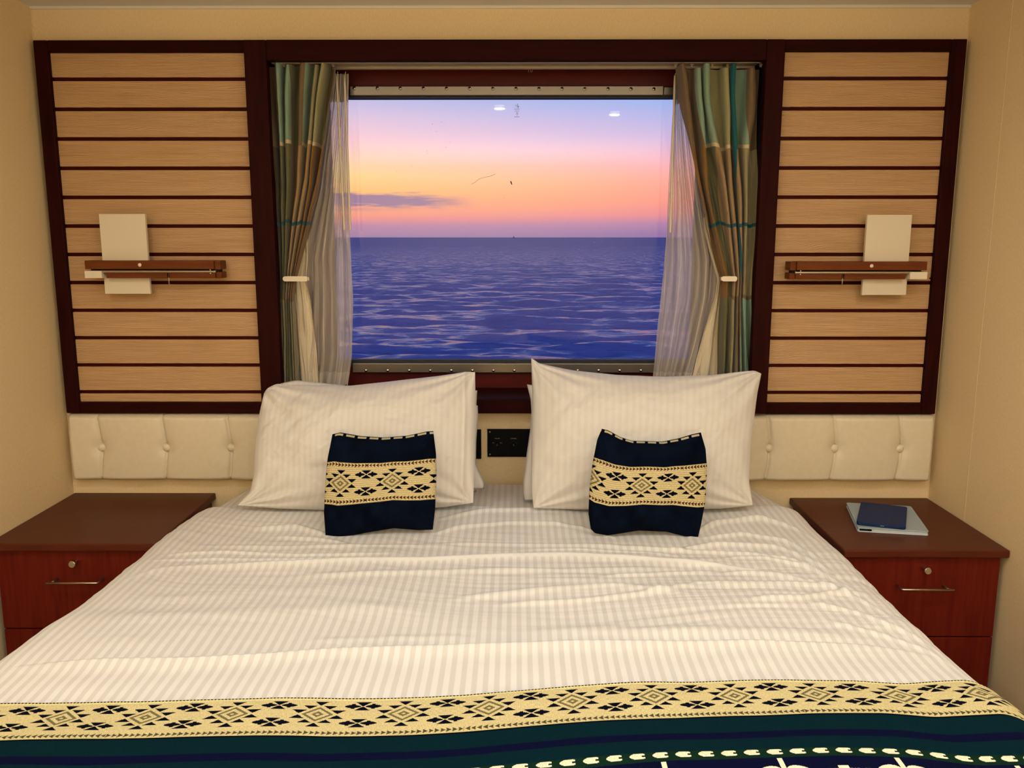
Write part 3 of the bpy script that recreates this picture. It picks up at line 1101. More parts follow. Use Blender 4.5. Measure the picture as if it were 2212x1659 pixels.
# pen loop and pen end at the near left corner
q = A[0]+(A[1]-A[0])*.03
q2 = A[0]+(A[1]-A[0])*.20
nn = np.array([-(A[1]-A[0])[1], (A[1]-A[0])[0]])
nn = nn/np.linalg.norm(nn)*(-1)
MB().tube([(q[0]-nn[0]*.001, q[1]-nn[1]*.001, NZ+.007), (q2[0]-nn[0]*.001, q2[1]-nn[1]*.001, NZ+.007)], .0028, 8).build('stylus', M_black, fo, smooth=True)
B_ = [np.array(atz(px, py, NZ+.026)[:2]) for px, py in ((1850, 1126), (1957, 1137), (1960, 1094), (1860, 1083))]
c1 = sum(B_)/4
nv_ = thing('tablet_case', (c1[0], c1[1], NZ+.0142), 'small navy blue tablet case on top of the pale folio', 'tablet')
slab(B_, NZ+.0144, NZ+.0255, .010).build('case_body', M_navy, nv_, bev=.003, seg=3)
for f0, f1 in ((.33, .335), (.66, .665)):
    a0 = B_[0]+(B_[1]-B_[0])*f0
    a1 = B_[0]+(B_[1]-B_[0])*f1
    d0 = B_[3]+(B_[2]-B_[3])*f0
    d1 = B_[3]+(B_[2]-B_[3])*f1
    ins = lambda a, d, t: a+(d-a)*t
    vs = [(*ins(a0, d0, .06), NZ+.0257), (*ins(a1, d1, .06), NZ+.0257), (*ins(a1, d1, .94), NZ+.0257), (*ins(a0, d0, .94), NZ+.0257)]
    MB().add(vs, [(0, 1, 2, 3)]).build('fold_crease', mat('crease_navy', C(12, 26, 60), .6), nv_)
mid = B_[0]+(B_[1]-B_[0])*.48
mid2 = B_[0]+(B_[1]-B_[0])*.56
MB().tube([(mid[0], mid[1]-.0015, NZ+.020), (mid2[0], mid2[1]-.0015, NZ+.020)], .0012, 6).build('logo_bar', mat('case_mark', C(110, 130, 160), .5), nv_)

# ------------------------------------------------------------------ bed
ZT = .660


def xedge(y):
    l = np.interp(y, [.7, 1.5, 1.85, 2.10, 2.38, 2.65], [-.985, -.967, -.945, -.935, -.920, -.865])
    r = np.interp(y, [.7, 1.36, 1.98, 2.2, 2.446, 2.65], [.845, .828, .812, .812, .805, .770])
    return l, r


RE = .095

RIDGES = []


def ridge(pts, h, w, sharp=0.0, z=ZT):
    P_ = np.array([atz(px, py, z)[:2] for px, py in pts])
    o = np.argsort(P_[:, 0])
    P_ = P_[o]
    n = 60
    xs = np.linspace(P_[0, 0], P_[-1, 0], n)
    ys = np.interp(xs, P_[:, 0], P_[:, 1])
    for _ in range(5):
        ys[1:-1] = (ys[:-2]+2*ys[1:-1]+ys[2:])/4
    RIDGES.append((xs, ys, h, w, sharp))


ridge([(215, 1268), (260, 1238), (330, 1223), (480, 1223), (650, 1222), (760, 1212), (900, 1214), (1050, 1209), (1180, 1201), (1300, 1201), (1400, 1212), (1520, 1218), (1640, 1232), (1760, 1243)], .011, .0085, .6)
ridge([(0, 1442), (100, 1434), (200, 1426), (340, 1431), (450, 1426), (600, 1416), (740, 1410), (900, 1410), (1060, 1403), (1160, 1401), (1350, 1397), (1500, 1392), (1700, 1390), (1850, 1390), (1950, 1400), (2060, 1424)], .011, .012, .85)
for pts, h, w in [
    ([(1100, 1375), (1300, 1368), (1500, 1366), (1700, 1366), (1900, 1376)], .006, .022),
    ([(950, 1302), (1200, 1276), (1340, 1271), (1500, 1288)], .006, .014),
    ([(1060, 1312), (1260, 1302), (1400, 1286), (1540, 1256)], .0055, .011),
    ([(600, 1246), (900, 1240), (1250, 1232), (1500, 1226)], .005, .013),
    ([(1280, 1250), (1420, 1240), (1560, 1232)], .004, .008),
    ([(1480, 1166), (1540, 1130), (1640, 1118), (1730, 1144), (1790, 1186)], .008, .013),
    ([(1510, 1163), (1600, 1152), (1700, 1170), (1795, 1217)], .006, .010),
    ([(1430, 1190), (1550, 1175), (1680, 1181), (1800, 1230), (1870, 1280)], .006, .010),
    ([(1350, 1180), (1500, 1190), (1620, 1196), (1720, 1212), (1830, 1260), (1905, 1304)], .006, .009),
    ([(1560, 1236), (1680, 1241), (1800, 1266), (1900, 1312), (1965, 1350)], .006, .010),
    ([(1490, 1263), (1600, 1264), (1720, 1262), (1830, 1268)], .006, .011),
    ([(1600, 1301), (1740, 1292), (1820, 1276), (1890, 1280)], .006, .011),
    ([(1740, 1302), (1850, 1321), (1960, 1362), (2045, 1404)], .005, .010),
    ([(1780, 1340), (1900, 1366), (2000, 1400), (2080, 1440)], .004, .010),
    ([(1560, 1205), (1640, 1205), (1740, 1222), (1800, 1245)], .005, .006),
    ([(540, 1142), (640, 1136), (720, 1156)], .005, .012),
    ([(580, 1158), (680, 1162), (760, 1176)], .005, .010),
    ([(400, 1178), (600, 1182), (820, 1178), (1000, 1182)], .003, .009),
    ([(330, 1196), (500, 1192), (640, 1201), (860, 1196)], .004, .006),
    ([(300, 1208), (460, 1206), (640, 1211), (740, 1204)], .003, .005),
    ([(925, 1156), (1000, 1138), (1100, 1129), (1230, 1131)], .006, .012),
    ([(935, 1124), (1040, 1104), (1150, 1102), (1260, 1106)], .005, .012),
    ([(1180, 1128), (1260, 1140), (1340, 1166)], .004, .009),
    ([(900, 1176), (1100, 1176), (1300, 1178), (1420, 1186)], .003, .009),
    ([(1100, 1190), (1250, 1186), (1400, 1192), (1500, 1205)], .003, .005),
    ([(150, 1340), (400, 1330), (700, 1318), (1000, 1316)], .003, .030),
    ([(200, 1300), (500, 1280), (800, 1268)], .002, .025),
    ([(640, 1384), (850, 1380), (1050, 1384)], .002, .012),
]:
    ridge(pts, h*1.25, w)


def wrinkle(x, y):
    out = np.zeros_like(x)
    plain = np.zeros_like(x)
    for i, (xs, ys, h, w, sharp) in enumerate(RIDGES):
        yc = np.interp(x, xs, ys)
        L = xs[-1]-xs[0]
        fd = np.clip((x-xs[0])/(.18*L), 0, 1)*np.clip((xs[-1]-x)/(.18*L), 0, 1)
        d = y-yc
        if sharp:
            g = np.where(d > 0, np.exp(-(d/(w*(1-.75*sharp)))**2), np.exp(-(np.abs(d)/(w*1.8))**1.5))
        else:
            g = np.exp(-(d/w)**2)
        out += h*g*fd
        if i == 0:
            pm = np.clip((x+.75)/.5, .15, 1)*np.clip((.72-x)/.2, 0, 1)
            plain = np.clip(2.2-np.abs(d+.001)/.0068, 0, 1)*pm
    # soft puffiness and fine wrinkles, strongest near the pillows and on the right
    out += .0050*fbm(x*2.2+3, y*4.5, 3)
    up = np.clip((y-1.50)/.4, 0, 1)
    rt = np.clip((x+.2)/.8, 0, 1)
    out += (.0004+.0022*up*(.35+.9*rt))*fbm(x*2.2+9+y*1.5, y*26+5*noise(x*1.6, y*2), 3)
    return out, plain


def bed_surface(a, y, extra=0.0, wr=1.0, side_soft=1.0, zt=ZT):
    """a: arc coordinate across the bed measured from x=0 on the top; returns points"""
    l, r = xedge(y)
    l = l-.586*RE
    r = r+.586*RE
    R = RE
    fl = r-R
    fr_ = l+R
    arc = R*np.pi/2
    tR = np.clip((a-fl)/R, 0, np.pi/2)
    tL = np.clip((fr_-a)/R, 0, np.pi/2)
    x = np.clip(a, fr_, fl)+R*np.sin(tR)-R*np.sin(tL)
    dz = -R*(1-np.cos(tR))-R*(1-np.cos(tL))
    dz -= np.clip(a-fl-arc, 0, None)+np.clip(fr_-arc-a, 0, None)
    ph = tR-tL
    # slight crown
    xc = (l+r)/2
    hw = (r-l)/2
    crown = .006*(1-np.clip(np.abs((a-xc)/hw), 0, 1)**2)-.003
    w, plain = wrinkle(a, y)
    if wr != 1.0:
        w = w*wr
    # side folds
    sd = np.clip((np.abs(ph)-.6)/.9, 0, 1)
    w = w*(1-.3*sd)+sd*.008*fbm(y*7+a*0.5, a*2, 2)*side_soft
    off = w+extra
    P_ = np.stack([x+off*np.sin(ph), y, zt+dz+crown+off*np.cos(ph)], -1)
    return P_, plain


# bed: base, mattress with a fitted striped sheet
bed = thing('bed', (-.06, 1.6, 0), 'double bed between the two nightstands under the window', 'bed')
MB().box(-.93, .80, .72, 2.66, .10, .34).build('bed_base', M_nsf, bed, bev=.01)
ft = MB()
for x in (-.88, .74):
    for y in (.80, 2.55):
        ft = MB().box(x, x+.06, y, y+.06, 0, .10)
        ft.build('foot', M_black, bed)
na, ny = 360, 130
a = np.linspace(-1.28, 1.18, na)
y = np.linspace(2.15, 2.662, ny)
Ag, Yg = np.meshgrid(a, y)
Pm, _ = bed_surface(Ag, Yg, extra=-.014, wr=.35)
Pm[..., 2] += .0035*np.abs(noise(Ag*60, Yg*6))*.5
uv = np.stack([Ag, Yg], -1).reshape(-1, 2)
link_mesh('fitted_sheet', Pm.reshape(-1, 3), grid_faces(na, ny), M_sheet, bed, True, uv=uv)
MB().box(-.90, .77, .74, 2.655, .34, .615).build('mattress', M_sheet, bed, bev=.03, seg=4)

# duvet
na, ny = 620, 420
a = np.linspace(-1.40, 1.28, na)
ys = np.concatenate([np.linspace(.70, 1.30, 50), np.linspace(1.305, 2.395, ny-50)])
Ag, Yg = np.meshgrid(a, ys)
edge_off = .010*fbm(Ag*3, Ag*0+2, 2)
Yg = Yg+edge_off*np.clip((Yg-2.2)/.2, 0, 1)
Pd, plain = bed_surface(Ag, Yg)
rows = []
for k in range(1, 7):
    t = k/6*math.pi*.95
    q = Pd[-1].copy()
    q[:, 1] += .009*math.sin(t)
    q[:, 2] -= .009*(1-math.cos(t))
    rows.append(q[None])
Pd = np.concatenate([Pd]+rows, 0)
plain = np.concatenate([plain]+[plain[-1:]]*6, 0)
Yu = np.concatenate([Yg]+[Yg[-1:]+.004*k for k in range(1, 7)], 0)
Au = np.concatenate([Ag]+[Ag[-1:]]*6, 0)
uv = np.stack([Au, Yu], -1).reshape(-1, 2)
du = link_mesh('duvet', Pd.reshape(-1, 3), grid_faces(na, ny+6), M_duvet, None, True, uv=uv, attr={'plain': plain.reshape(-1)})
tag(du, 'white satin striped duvet spread rumpled over the bed', 'duvet')

# ------------------------------------------------------------------ woven pattern
YEL, NAVY, TEALD, GRY, CREAM, BLK = 0, 1, 2, 3, 4, 5
PAL = np.array([C(212, 197, 145), C(5, 9, 24), C(1, 33, 42), C(116, 108, 74), C(240, 232, 200), C(4, 5, 12), C(6, 10, 44), C(14, 42, 30), C(128, 126, 108), C(232, 222, 158), C(78, 72, 50)])


def motif(c, r):
    """c column (wraps every 72, diamond at 0), r row relative to the diamond centre -> colour index (0 ground)"""
    out = np.zeros(c.shape, int)
    dx = (c+36) % 72-36
    n = np.abs(dx)/13.5+np.abs(r)/11.0
    out[(n <= 1.0) & (n > .74)] = GRY
    out[(n <= .40) & (n > .14)] = GRY

    def tri(cx, apex, flat, hw):
        t = (r-apex)/(flat-apex)
        out[(t >= 0) & (t <= 1.0) & (np.abs(dxx-cx) <= hw*t+.3)] = NAVY
    dxx = dx
    for s in (-1, 1):
        tri(0, s*13.5, s*19, 6)
        for q in (-1, 1):
            tri(q*8.6, s*8.2, s*13.2, 6)
            tri(q*16.5, s*1.2, s*6.6, 6.3)
    dxx = (c % 72)-36
    for cy in (-12.7, 13.2):
        rr = r-cy
        for s in (-1, 1):
            t = rr/(6.2*s)
            out[(t >= .08) & (t <= 1.0) & (np.abs(dxx) <= 6.8*t)] = NAVY
        ax = np.abs(dxx)
        hh = np.interp(ax, [1.5, 2, 5, 7, 7.01, 10, 10.01, 13, 15.5, 15.6], [0, .7, 1.8, 2.4, 3.9, 3.9, 2.6, 1.9, .6, 0])
        out[(ax >= 2) & (ax <= 15.5) & (np.abs(rr) <= hh) & (np.abs(rr) < ax*.62)] = NAVY
    return out


def arrows(c, r, per, hh, flip):
    """row of little arrow heads; r in -hh..hh"""
    q = (c % per)/per
    q = np.where(flip, 1-q, q)
    body = (q < .82) & (np.abs(r) <= hh*(1-q/.82)+.2)
    notch = (q < .28) & (np.abs(r) < hh*.38*(1-q/.28)+.1)
    return body & ~(notch) | ((np.abs(r) < .6) & (q < .5))


# ------------------------------------------------------------------ woven throw over the foot of the bed
Q = 2
CW, CR = .00195/Q, .0020/Q
ncol, nrow = 1150*Q, 190*Q
a0 = -1.10
acol = a0+np.arange(ncol+1)*CW
pts = [(-120, 1512), (0, 1512), (150, 1510), (300, 1514), (450, 1511), (600, 1508), (738, 1511), (900, 1506), (1000, 1500), (1106, 1493), (1250, 1482), (1400, 1472), (1550, 1466), (1700, 1464), (1850, 1466), (1950, 1474)]
PX = np.array([atz(px, py, ZT+.006)[:2] for px, py in pts])
ax_ = np.concatenate([PX[:, 0], [.80, .88, .96, 1.06, 1.2]])
ay_ = np.concatenate([PX[:, 1], [1.405, 1.385, 1.355, 1.32, 1.28]])
y0c = np.interp(acol, ax_, ay_)
for _ in range(150):
    y0c[1:-1] = (y0c[:-2]+2*y0c[1:-1]+y0c[2:])/4
vv = np.arange(nrow+1)*CR
Ag = np.repeat(acol[None, :], nrow+1, 0)
Yg = y0c[None, :]-vv[:, None]
Pt, _ = bed_surface(Ag, Yg, extra=.0065)
dy = .0012*np.sin(Ag*420)*0
first = Pt[:1].copy()
first[..., 2] -= .0065
first[..., 1] += .001
Pt = np.concatenate([first, Pt], 0)
uv = np.stack([np.concatenate([Ag[:1], Ag], 0), np.concatenate([Yg[:1], Yg], 0)], -1).reshape(-1, 2)
cc, rr = np.meshgrid(np.arange(ncol), np.arange(-1, nrow))
acx = a0+(cc+.5)*CW
x_d = atz(1055, 1560, ZT)[0]
c_rel = (acx-x_d)/(CW*Q)
rr = (rr+.5)/Q-.5
cc = (cc+.5)/Q-.5
rel = rr+.5-25.0
idx = motif(c_rel, rel)
idx[(rr < 57) & (idx == 0)] = YEL
fl = (np.floor((c_rel+20)/288).astype(int) % 2) == 0
ar = arrows(c_rel, rel-28, 4.8, 2.6, fl) & (rel > 25) & (rel < 31)
idx[ar] = 10
idx[(rr < 1) & (cc % 3 > .9)] = BLK
idx[(rr <= 3) & (rr >= 1)] = 9

b = 57
for nrw, ci in ((2, BLK), (22, TEALD), (10, 6), (17, TEALD), (12, 7), (15, 6), (200, 7)):
    mm = (rr >= b) & (rr < b+nrw)
    idx[mm] = ci
    b += nrw
mm = (rr >= 109) & (rr < 117)
q = (c_rel % 18)/18
rw = np.abs(rr-112.5)
dash = mm & (q > .12) & (q < .80) & (rw <= np.interp(q, [.12, .3, .62, .8], [.6, 3.6, 3.6, 3.0])) & ~((q > .66) & (rw < 1.2))
idx[dash] = CREAM
# big motif row: winged stems and stepped diamonds in white on grey
R2 = rr-138
g2 = (rr >= 135)
spk = _rs.rand(nrow//2+3, ncol//2+2)[((rr+2).astype(int)), (cc+1).astype(int)]
idx[g2 & (spk < .5)] = 8
dx2 = (c_rel % 90)-45
idx[(np.abs(dx2) < 2) & (rr > 121) & (rr < 175)] = CREAM
er = np.hypot((np.abs(dx2)-12)/11.0, (rr-137-np.abs(dx2)*.25)/9.5)
idx[(er < 1) & (rr > 122)] = CREAM
idx[(er < .55) & (spk < .8)] = 8
dx3 = ((c_rel+45) % 90)-45
nn_ = (np.abs(np.floor(dx3/4)*4+2)/26+np.abs(np.floor((rr-156)/3)*3)/27)
idx[(nn_ < 1) & (rr > 125)] = CREAM
idx[(nn_ < .62) & (nn_ > .45)] = 7
idx[(nn_ < .3)] = 7
colr = PAL[idx].reshape(-1, 4)
jit = 1+.14*(_rs.rand(len(colr), 1)-.5)
colr[:, :3] *= jit
Fg = grid_faces(ncol+1, nrow+2)
th = link_mesh('throw_blanket', Pt.reshape(-1, 3), Fg, M_woven, None, True, uv=uv, col=colr)
tag(th, 'woven blanket with yellow diamond border and dark teal field across the bed foot', 'blanket')

# ------------------------------------------------------------------ pillows
def resample(pts, n, smooth=3):
    P_ = np.array(pts, float)
    d = np.r_[0, np.cumsum(np.linalg.norm(np.diff(P_, axis=0), axis=1))]
    s = np.linspace(0, d[-1], n)
    out = np.stack([np.interp(s, d, P_[:, k]) for k in range(P_.shape[1])], -1)
    for _ in range(smooth):
        out[1:-1] = (out[:-2]+2*out[1:-1]+out[2:])/4
    return out


def pillow(name, top, bottom, left, right, yb, zb, lean, thick, m, label, cat, nu=150, nv=110, wr=.006, seed=0, group=None, colfn=None,
           p=.55, front=.6, stripe=1.0, sag=0.25, piping=None):
    """outline given as curves (in the photo's frame) projected on a plane leaning back by `lean` from the line (yb, zb)"""
    n = np.array([0, -math.cos(lean), math.sin(lean)])
    P0 = np.array([0, yb, zb])
    up = np.array([0, math.sin(lean), math.cos(lean)])
    pr = lambda pts: np.array([atp(a, b, P0, n) for a, b in pts])
    sm = max(3, nu//30)
    T, B = resample(pr(top), nu, sm), resample(pr(bottom), nu, sm)
    L, R_ = resample(pr(left), nv, sm), resample(pr(right), nv, sm)
    # make corners agree
    u = np.linspace(0, 1, nu)
    v = np.linspace(0, 1, nv)
    U, Vv = np.meshgrid(u, v)
    U3, V3 = U[..., None], Vv[..., None]
    S = (1-V3)*T[None]+V3*B[None]+(1-U3)*L[:, None]+U3*R_[:, None] \
        - ((1-U3)*(1-V3)*T[0]+U3*(1-V3)*T[-1]+(1-U3)*V3*B[0]+U3*V3*B[-1])
    bulge = (np.sin(np.pi*U)**p)*(np.sin(np.pi*Vv**(1-sag*.5))**p)
    bulge = np.clip(bulge, 0, None)
    w1 = fbm(U*5+seed*3.1, Vv*4+seed, 4)
    # creases radiating from the corners
    cr = 0
    for cu, cv in ((0, 0), (1, 0), (0, 1), (1, 1)):
        du_, dv_ = U-cu, Vv-cv
        ang = np.arctan2(np.abs(dv_), np.abs(du_))
        rad = np.hypot(du_, dv_)
        cr = cr+np.exp(-(rad/.28)**2)*np.sin(ang*15+seed*2+cu*3+cv*5+2*noise(rad*6+seed, ang*2))*np.clip(rad/.08, 0, 1)
    w1 = w1+.5*fbm(U*13+Vv*6+seed, Vv*4-U*2, 3)*(1-.6*U)
    edge = np.sin(np.pi*np.clip(U, 0, 1))**.3*np.sin(np.pi*Vv)**.3
    if piping:
        hem = np.exp(-((U-piping)/.006)**2)*.0035-np.clip((U-piping)/.002, 0, 1)*.002
    else:
        hem = 0
    hgt = thick*bulge+hem+edge*(wr*w1*.9+wr*1.3*cr)
    Fp = S+n*(front*hgt)[..., None]
    Bp = S-n*((1-front)*thick*bulge)[..., None]
    V = np.concatenate([Fp.reshape(-1, 3), Bp.reshape(-1, 3)])
    Fa = grid_faces(nu, nv)[:, ::-1]
    Fb = grid_faces(nu, nv, nu*nv)
    Wd = np.linalg.norm(B[-1]-B[0])
    Hd = np.linalg.norm(L[-1]-L[0])
    uvf = np.stack([U*Wd, Vv*Hd], -1).reshape(-1, 2)
    uv = np.concatenate([uvf, uvf])
    col = None
    if colfn is not None:
        ci, cj = np.meshgrid(np.arange(nu-1), np.arange(nv-1))
        cf = colfn(ci, cj).reshape(-1, 4)
        col = np.concatenate([cf, cf])
    o = link_mesh(name, V, np.concatenate([Fa, Fb]), m, None, True, uv=uv, col=col)
    me = o.data
    # weld the rim so the two faces share their seam
    import bmesh
    bm = bmesh.new()
    bm.from_mesh(me)
    bmesh.ops.remove_doubles(bm, verts=[v_ for v_ in bm.verts if v_.is_boundary], dist=1e-5)
    bm.to_mesh(me)
    bm.free()
    tag(o, label, cat, group)
    return o


PG = 'white bed pillows'
# back pillows
pillow('pillow', [(606, 828), (640, 821), (760, 834), (1000, 848), (1031, 843)], [(600, 1060), (1029, 1062)],
       [(606, 828), (600, 950), (600, 1060)], [(1031, 843), (1028, 900), (1027, 980), (1029, 1062)],
       2.575, .672, math.radians(5), .07, M_case, 'white pillow rearmost of the left stack, nearly hidden', 'pillow', 80, 60, seed=1)
pillow('pillow', [(590, 872), (800, 860), (1000, 870), (1032, 876)], [(585, 1055), (1046, 1056)],
       [(590, 872), (585, 960), (585, 1055)], [(1032, 876), (1033, 900), (1029, 950), (1028, 1000), (1036, 1022), (1047, 1043), (1046, 1056)],
       2.50, .672, math.radians(10), .09, M_case, 'white pillow in the middle of the left stack, only its right edge showing', 'pillow', 80, 60, seed=2)
pillow('pillow', [(1138, 830), (1150, 832), (1300, 840), (1600, 850)], [(1133, 1081), (1600, 1080)],
       [(1138, 830), (1146, 862), (1148, 890), (1145, 930), (1137, 985), (1130, 1040), (1130, 1068), (1133, 1081)], [(1600, 850), (1605, 960), (1600, 1080)],
       2.46, .672, math.radians(12), .11, M_case, 'white pillow behind the big right pillow, its left edge showing', 'pillow', 100, 80, seed=3)
pillow('pillow', [(570, 850), (578, 838), (600, 829), (640, 832), (760, 834), (860, 823), (950, 812), (1005, 803), (1026, 804)],
       [(512, 1092), (600, 1099), (700, 1102), (850, 1101), (960, 1096), (1022, 1086)],
       [(570, 850), (560, 900), (553, 960), (548, 1030), (540, 1062), (512, 1092)],
       [(1026, 804), (1028, 900), (1025, 1000), (1022, 1086)],
       2.345, .668, math.radians(21), .17, M_case, 'large white pillow at the front of the left stack', 'pillow', 260, 170, wr=.012, seed=4, piping=.955, front=.75)
pillow('pillow', [(1147, 772), (1165, 785), (1240, 801), (1330, 811), (1430, 815), (1530, 812), (1590, 804), (1630, 800), (1645, 807)],
       [(1152, 1098), (1250, 1101), (1400, 1102), (1560, 1099), (1627, 1092)],
       [(1147, 772), (1150, 850), (1148, 950), (1147, 1050), (1152, 1098)],
       [(1645, 807), (1636, 850), (1623, 950), (1618, 1040), (1627, 1092)],
       2.345, .668, math.radians(21), .17, M_case, 'large white pillow with pointed corners at the front of the right stack', 'pillow', 260, 170, wr=.010, seed=5, front=.75)


def cushion_col(nrows, top, c0, ncols):
    def fn(ci, cj):
        ci, cj = (ci+.5)/2-.5, (cj+.5)/2-.5
        r = cj-top
        rel = r+.5-30.5
        c = ci-c0
        idx = np.full(ci.shape, NAVY)
        band = (r >= 0) & (r < 61)
        mo = motif(c.astype(float), rel)
        idx[band] = mo[band]
        flip = ci < c0-36 if c0 > ncols/2 else ci < c0+55
        for rc in (4.0, 57.0):
            am = arrows(c, r+.5-rc, 4.8, 2.6, ~flip) & (np.abs(r+.5-rc) < 3.2)
            idx[am & band] = -1
        hs = (cj >= 1) & (cj <= 4) & (((ci) % 18) > 5)
        idx[hs] = CREAM
        out = PAL[np.clip(idx, 0, 9)].copy()
        out[idx == YEL] = C(208, 193, 147)
        out[idx == -1] = C(70, 40, 25)
        out[idx == CREAM] = C(190, 180, 140)
        lines = band & ((cj % 3) < 1) & (idx == YEL)
        out[lines] = C(180, 162, 114)
        nv_ = (idx == NAVY) & ~band
        g = .5+.5*noise(ci*.08, cj*.06)
        out[..., :3] = np.where(nv_[..., None], (np.array(C(3, 6, 18)[:3])*(1-g[..., None])+np.array(C(8, 18, 36)[:3])*g[..., None])*(.7+.6*((cj % 2) < 1)[..., None]), out[..., :3])
        out[..., :3] *= (1+.16*(_rs.rand(*ci.shape)-.5))[..., None]
        return out
    return fn


pillow('cushion', [(718, 938), (735, 934), (780, 942), (830, 945), (880, 941), (922, 932), (936, 931)],
       [(703, 1155), (735, 1161), (790, 1151), (850, 1142), (905, 1147), (935, 1146)],
       [(718, 938), (708, 990), (703, 1040), (700, 1110), (703, 1156)],
       [(936, 931), (942, 980), (943, 1030), (940, 1100), (935, 1144)],
       2.165, .665, math.radians(17), .075, M_woven, 'small navy cushion with diamond band leaning on the left pillows', 'cushion', 311, 299, wr=.003,
       seed=6, colfn=cushion_col(149, 42, 96, 155), p=.42)
pillow('cushion', [(1300, 926), (1315, 930), (1340, 944), (1365, 952), (1430, 954), (1465, 947), (1495, 938), (1514, 934)],
       [(1276, 1142), (1285, 1152), (1312, 1157), (1380, 1147), (1440, 1150), (1490, 1163), (1508, 1163)],
       [(1300, 926), (1290, 950), (1280, 1000), (1273, 1060), (1271, 1110), (1276, 1142)],
       [(1514, 934), (1524, 970), (1527, 1010), (1524, 1080), (1515, 1130), (1508, 1161)],
       2.155, .665, math.radians(17), .075, M_woven, 'small navy cushion with diamond band leaning on the right pillows', 'cushion', 335, 299, wr=.003,
       seed=9, colfn=cushion_col(149, 44, 71, 167), p=.42)

# ------------------------------------------------------------------ ceiling lights of the cabin
M_lens = mat('lit_lens', C(255, 240, 210), .4)
M_lens.node_tree.nodes['Principled BSDF'].inputs['Emission Color'].default_value = (1, .85, .65, 1)
M_lens.node_tree.nodes['Principled BSDF'].inputs['Emission Strength'].default_value = 6.0
for i, (x, y) in enumerate(DOWN):
    lab = ['small round ceiling light over the left nightstand side', 'small round ceiling light over the middle of the bed',
           'small round ceiling light over the right half of the bed', 'small round ceiling light over the right nightstand side'][i]
    t = thing('ceiling_light', (x, y, CZ-.02), lab, 'ceiling light')
    MB().tube([(x, y, CZ-.0005), (x, y, CZ-.006)], .036, 28).build('trim_ring', M_chrome, t)
    MB().tube([(x, y, CZ-.0065), (x, y, CZ-.009)], .026, 28).build('lens', M_lens, t)
t = thing('fill_light_box', (-.05, -1.25, 0), 'added unseen low box under the fill light behind the camera', 'fill_light_box')  # added out of view only to carry the fill light
MB().box(-1.30, 1.20, -1.85, -.67, .05, .50).build('body', M_nsf, t)
MB().box(-1.28, 1.18, -1.83, -.69, 0, .05).build('plinth', M_black2, t)
MB().box(-1.30, 1.20, -.685, -.67, .50, .60).build('lip', M_nsf, t)
MB().box(-1.22, 1.12, -1.80, -.73, .501, .53).build('fill_light_tray', M_black2, t)

# ------------------------------------------------------------------ the sea
SEAZ = -9.0
nr, nz_ = 620, 560
D = (SEAZ-CAMZ)*-1
rad = 48*np.power(18000/48, np.linspace(0, 1, nr)**1.0)
# finer rows close by
an = np.radians(np.linspace(-24, 24, nz_))
Rg, An = np.meshgrid(rad, an, indexing='ij')
Xg = Rg*np.sin(An)
Yg = Rg*np.cos(An)
rs = np.random.RandomState(3)
H = np.zeros_like(Xg)
dr_ = np.gradient(rad)[:, None]*np.ones_like(Xg)
for k in range(70):
    lam = .9*(1.042**k)*rs.uniform(.9, 1.1)
    th_ = rs.normal(math.radians(86), .38)
    kx, ky = 2*math.pi/lam*math.cos(th_), 2*math.pi/lam*math.sin(th_)
    fade = np.clip((lam/dr_-2.0)/2.0, 0, 1)
    am = .0085*lam**.88
    ph_ = kx*Xg+ky*Yg+rs.rand()*6.28
    H += am*fade*(np.sin(ph_)+.25*np.cos(2*ph_))
V = np.stack([Xg, Yg, SEAZ+H], -1).reshape(-1, 3)
M_sea = mat('sea_water', C(84, 98, 165), .12, spec=.5)
nt = M_sea.node_tree
P_ = nt.nodes['Principled BSDF']
P_.inputs['IOR'].default_value = 1.33
cv = coords(nt, 'Object', (.9, 2.0, 1))
n1 = noise_n(nt, cv, 1.0, 6, .62, .3)
n2 = noise_n(nt, coords(nt, 'Object', (.03, .06, 1)), 1.0, 3, .5)
gd = nt.nodes.new('ShaderNodeNewGeometry')
sy = nd(nt, 'ShaderNodeSeparateXYZ')
nt.links.new(gd.outputs['Position'], sy.inputs[0])
ntx = nd(nt, 'ShaderNodeTexNoise', i_Scale=1.0, i_Detail=6.0, i_Roughness=.62)
nt.links.new(coords(nt, 'Object', (.35, 1.3, 1)), ntx.inputs[0])
v1 = nd(nt, 'ShaderNodeVectorMath', operation='SUBTRACT')
nt.links.new(ntx.outputs[1], v1.inputs[0])
v1.inputs[1].default_value = (.5, .5, .5)
v2 = nd(nt, 'ShaderNodeVectorMath', operation='MULTIPLY')
nt.links.new(v1.outputs[0], v2.inputs[0])
v2.inputs[1].default_value = (.7, 1.35, 0)
gN = nt.nodes.new('ShaderNodeNewGeometry')
v3 = nd(nt, 'ShaderNodeVectorMath', operation='ADD')
nt.links.new(v2.outputs[0], v3.inputs[0])
nt.links.new(gN.outputs['Normal'], v3.inputs[1])
v4 = nd(nt, 'ShaderNodeVectorMath', operation='ADD')
nt.links.new(v3.outputs[0], v4.inputs[0])
bz = nd(nt, 'ShaderNodeMapRange', n1=4.1, n2=7.2, n3=.06, n4=-.28)
nt.links.new(math_n(nt, 'LOGARITHM', sy.outputs[1], 2.718), bz.inputs[0])
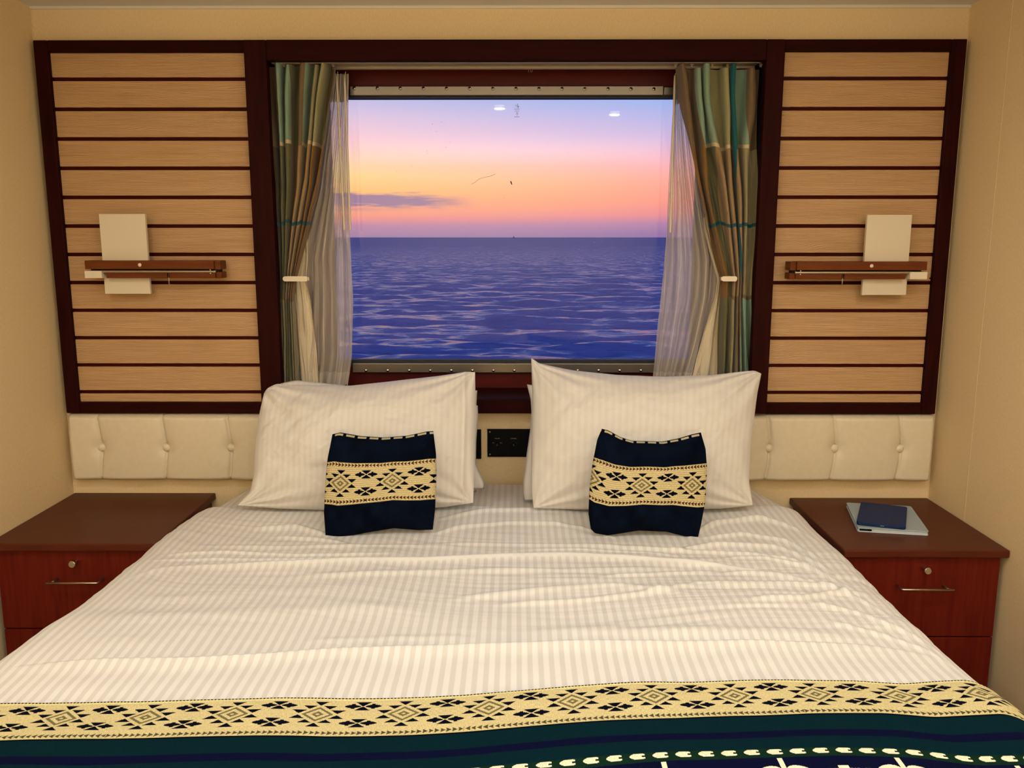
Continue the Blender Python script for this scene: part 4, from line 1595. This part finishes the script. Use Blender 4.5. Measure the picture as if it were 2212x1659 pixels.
cb = nd(nt, 'ShaderNodeCombineXYZ')
nt.links.new(bz.outputs[0], cb.inputs[1])
nt.links.new(cb.outputs[0], v4.inputs[1])
v5 = nd(nt, 'ShaderNodeVectorMath', operation='NORMALIZE')
nt.links.new(v4.outputs[0], v5.inputs[0])
nt.links.new(v5.outputs[0], P_.inputs['Normal'])
rr = nd(nt, 'ShaderNodeMapRange', n1=80, n2=1200, n3=.18, n4=.30)
nt.links.new(sy.outputs[1], rr.inputs[0])
nt.links.new(rr.outputs[0], P_.inputs['Roughness'])
sea = link_mesh('sea', V, grid_faces(nz_, nr)[:, ::-1], M_sea, None, True)
tag(sea, 'blue purple open sea with small waves seen through the window', 'sea', kind='stuff')

# a tiny ship on the horizon
SD = 8000.0
sp0 = CP+ray(1110, 512)*(SD/ray(1110, 512)[1])
shp = thing('ship', (sp0[0], SD, SEAZ-1), 'tiny dark ship far out on the horizon line', 'ship')
MB().prism([(sp0[0]-13, SEAZ+5), (sp0[0]-10, SEAZ-1), (sp0[0]+10, SEAZ-1), (sp0[0]+14, SEAZ+6)], SD-5, SD+5).build('hull', M_navy, shp)
MB().box(sp0[0]-6, sp0[0]+4, SD-4, SD+4, SEAZ+4.9, SEAZ+14).build('deckhouse', M_navy, shp)
MB().box(sp0[0]-2, sp0[0], SD-1, SD+1, SEAZ+13.9, SEAZ+23).build('mast', M_navy, shp)

# repeats of one kind share a group phrase
GROUPS = {'pillow': 'white pillows stacked at the head of the bed', 'cushion': 'small navy cushions with a diamond band',
          'nightstand': 'cherry wood nightstands beside the bed', 'reading_lamp': 'wall reading lamps on the slatted panels',
          'slatted_panel': 'slatted wall panels beside the window', 'headboard': 'buttoned headboard pads',
          'drape': 'plaid curtains of the window', 'sheer_curtain': 'sheer curtains of the window',
          'curtain_holdback': 'hooks holding back the curtains', 'ceiling_light': 'small round ceiling lights'}
for ob in bpy.data.objects:
    if ob.parent is None and ob.get('category'):
        g = GROUPS.get(ob.name.split('.')[0])
        if g:
            ob['group'] = g
